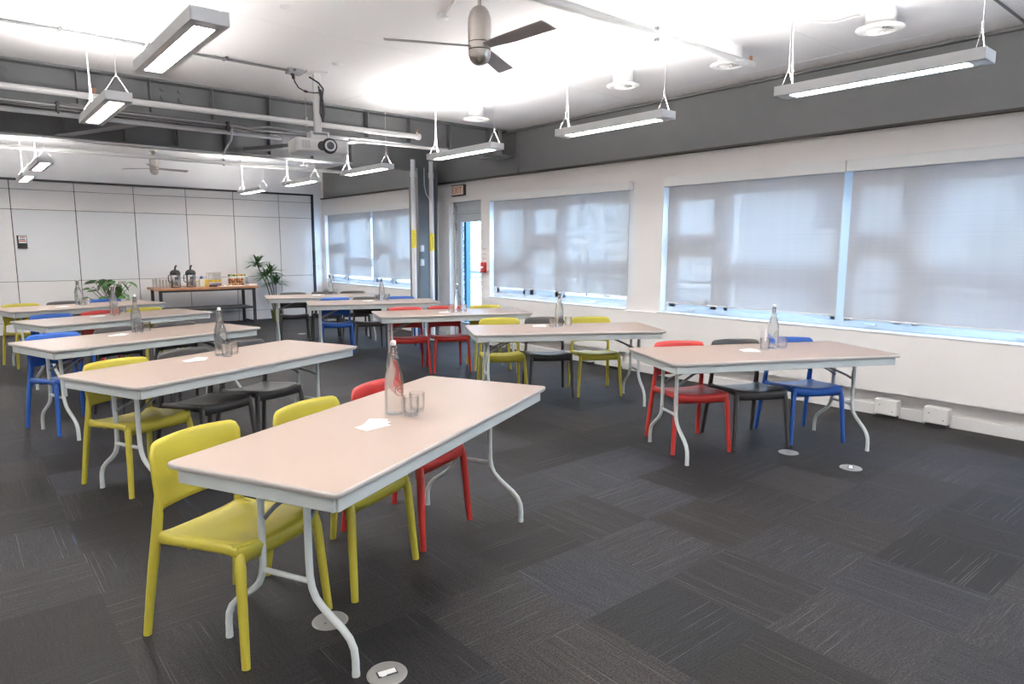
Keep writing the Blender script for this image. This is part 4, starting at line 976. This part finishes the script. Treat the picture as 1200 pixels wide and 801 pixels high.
# pole with pinnate palm-like leaf outside the right-hand blind
pm = thing('potted_palm', 'palm with fan-shaped leaf standing outside behind the rightmost blind', 'plant', (W+1.2, 1.95, -.05))
MB().lathe([(.001, 0), (.14, 0), (.18, .3), (.17, .3), (.16, .27), (.001, .27)], 20).build('pot', MT['deck'], pm)
MB().tube([(0, 0, .27), (.02, 0, .9), (0, 0, 1.55)], .018, 8).build('stem', MT['stem'], pm)
pf = MB()
for k in range(15):
    a = R_(-60+300*k/14); d = Vector((0, math.cos(a), math.sin(a))); s_ = Vector((0, -math.sin(a), math.cos(a))); c = Vector((0, 0, 1.55)); l = .42
    pf.add([c, c+d*l*.6-s_*.035, c+d*l, c+d*l*.6+s_*.035], [(0, 1, 2, 3)])
pf.build('fan_leaf', MT['leaf'], pm)
# trees beyond
def tree(x, y, z, s, lab):
    t = thing('street_tree', lab, 'tree', (x, y, -6))
    MB().tube([(0, 0, 0), (.1, 0, 3), (0, .1, z+6)], [.22, .16, .08], 10).build('trunk', MT['bark'], t)
    m = MB(); rnd = random.Random(int(x*10+y))
    for k in range(700):
        th = rnd.uniform(0, 2*PI); ph = math.acos(rnd.uniform(-1, 1)); r = s*rnd.uniform(.4, 1)
        c = Vector((r*math.sin(ph)*math.cos(th), r*math.sin(ph)*math.sin(th), z+6+r*.8*math.cos(ph))); q = .13
        M = Matrix.Translation(c) @ Matrix.Rotation(rnd.uniform(0, 6), 4, 'Z') @ Matrix.Rotation(rnd.uniform(0, 3), 4, 'X')
        m.add([M @ Vector(p) for p in ((-q, 0, 0), (0, -q*.6, .03), (q, 0, 0), (0, q*.6, .03))], [(0, 1, 2, 3)])
    m.build('crown', MT['tree'], t)
tree(15.5, 14.0, 1.4, 2.2, 'leafy street tree seen through the glass exit door')
tree(15.0, 19.5, 1.6, 2.6, 'leafy street tree behind the right half of the farthest blind')
tree(16.0, 25.5, 1.2, 2.5, 'leafy street tree behind the left half of the farthest blind')

# ---------------------------------------------------------------- world and camera
w = bpy.data.worlds.new('World'); SC.world = w; w.use_nodes = True; nt = w.node_tree; N = nt.nodes; L = nt.links
bg = N['Background']; tcw = N.new('ShaderNodeTexCoord'); sx_ = N.new('ShaderNodeSeparateXYZ'); L.new(tcw.outputs['Generated'], sx_.inputs[0])
cr = N.new('ShaderNodeValToRGB'); cr.color_ramp.elements[0].position = 0.42; cr.color_ramp.elements[0].color = (.60, .80, 1.0, 1); cr.color_ramp.elements[1].position = .9; cr.color_ramp.elements[1].color = (.42, .66, 1.0, 1)
mr = N.new('ShaderNodeMapRange'); mr.inputs[1].default_value = -1; mr.inputs[2].default_value = 1; L.new(sx_.outputs['Z'], mr.inputs[0]); L.new(mr.outputs[0], cr.inputs[0]); L.new(cr.outputs[0], bg.inputs['Color'])
bg.inputs['Strength'].default_value = SKY

F = 787.3372094435485; YAW = 0.6953868930716979; PIT = 0.1375417776174119; ROLL = 0.00310073153327977; H = 1.4974116438776837
f = Vector((math.sin(YAW)*math.cos(PIT), math.cos(YAW)*math.cos(PIT), -math.sin(PIT))); rt = Vector((math.cos(YAW), -math.sin(YAW), 0)); upv = rt.cross(f)
r2 = rt*math.cos(ROLL)+upv*math.sin(ROLL); u2 = -rt*math.sin(ROLL)+upv*math.cos(ROLL)
cd = bpy.data.cameras.new('Camera'); cam = bpy.data.objects.new('Camera', cd); C.objects.link(cam)
cam.matrix_world = Matrix(((r2.x, u2.x, -f.x, 0), (r2.y, u2.y, -f.y, 0), (r2.z, u2.z, -f.z, H), (0, 0, 0, 1)))
cd.sensor_width = 36; cd.sensor_fit = 'HORIZONTAL'; cd.lens = F/1200*36; cd.clip_start = .05; cd.clip_end = 200
SC.camera = cam
vs_ = SC.view_settings; vs_.view_transform = 'Standard'; vs_.look = 'None'; vs_.gamma = 1; vs_.use_curve_mapping = False; vs_.exposure = 0.62
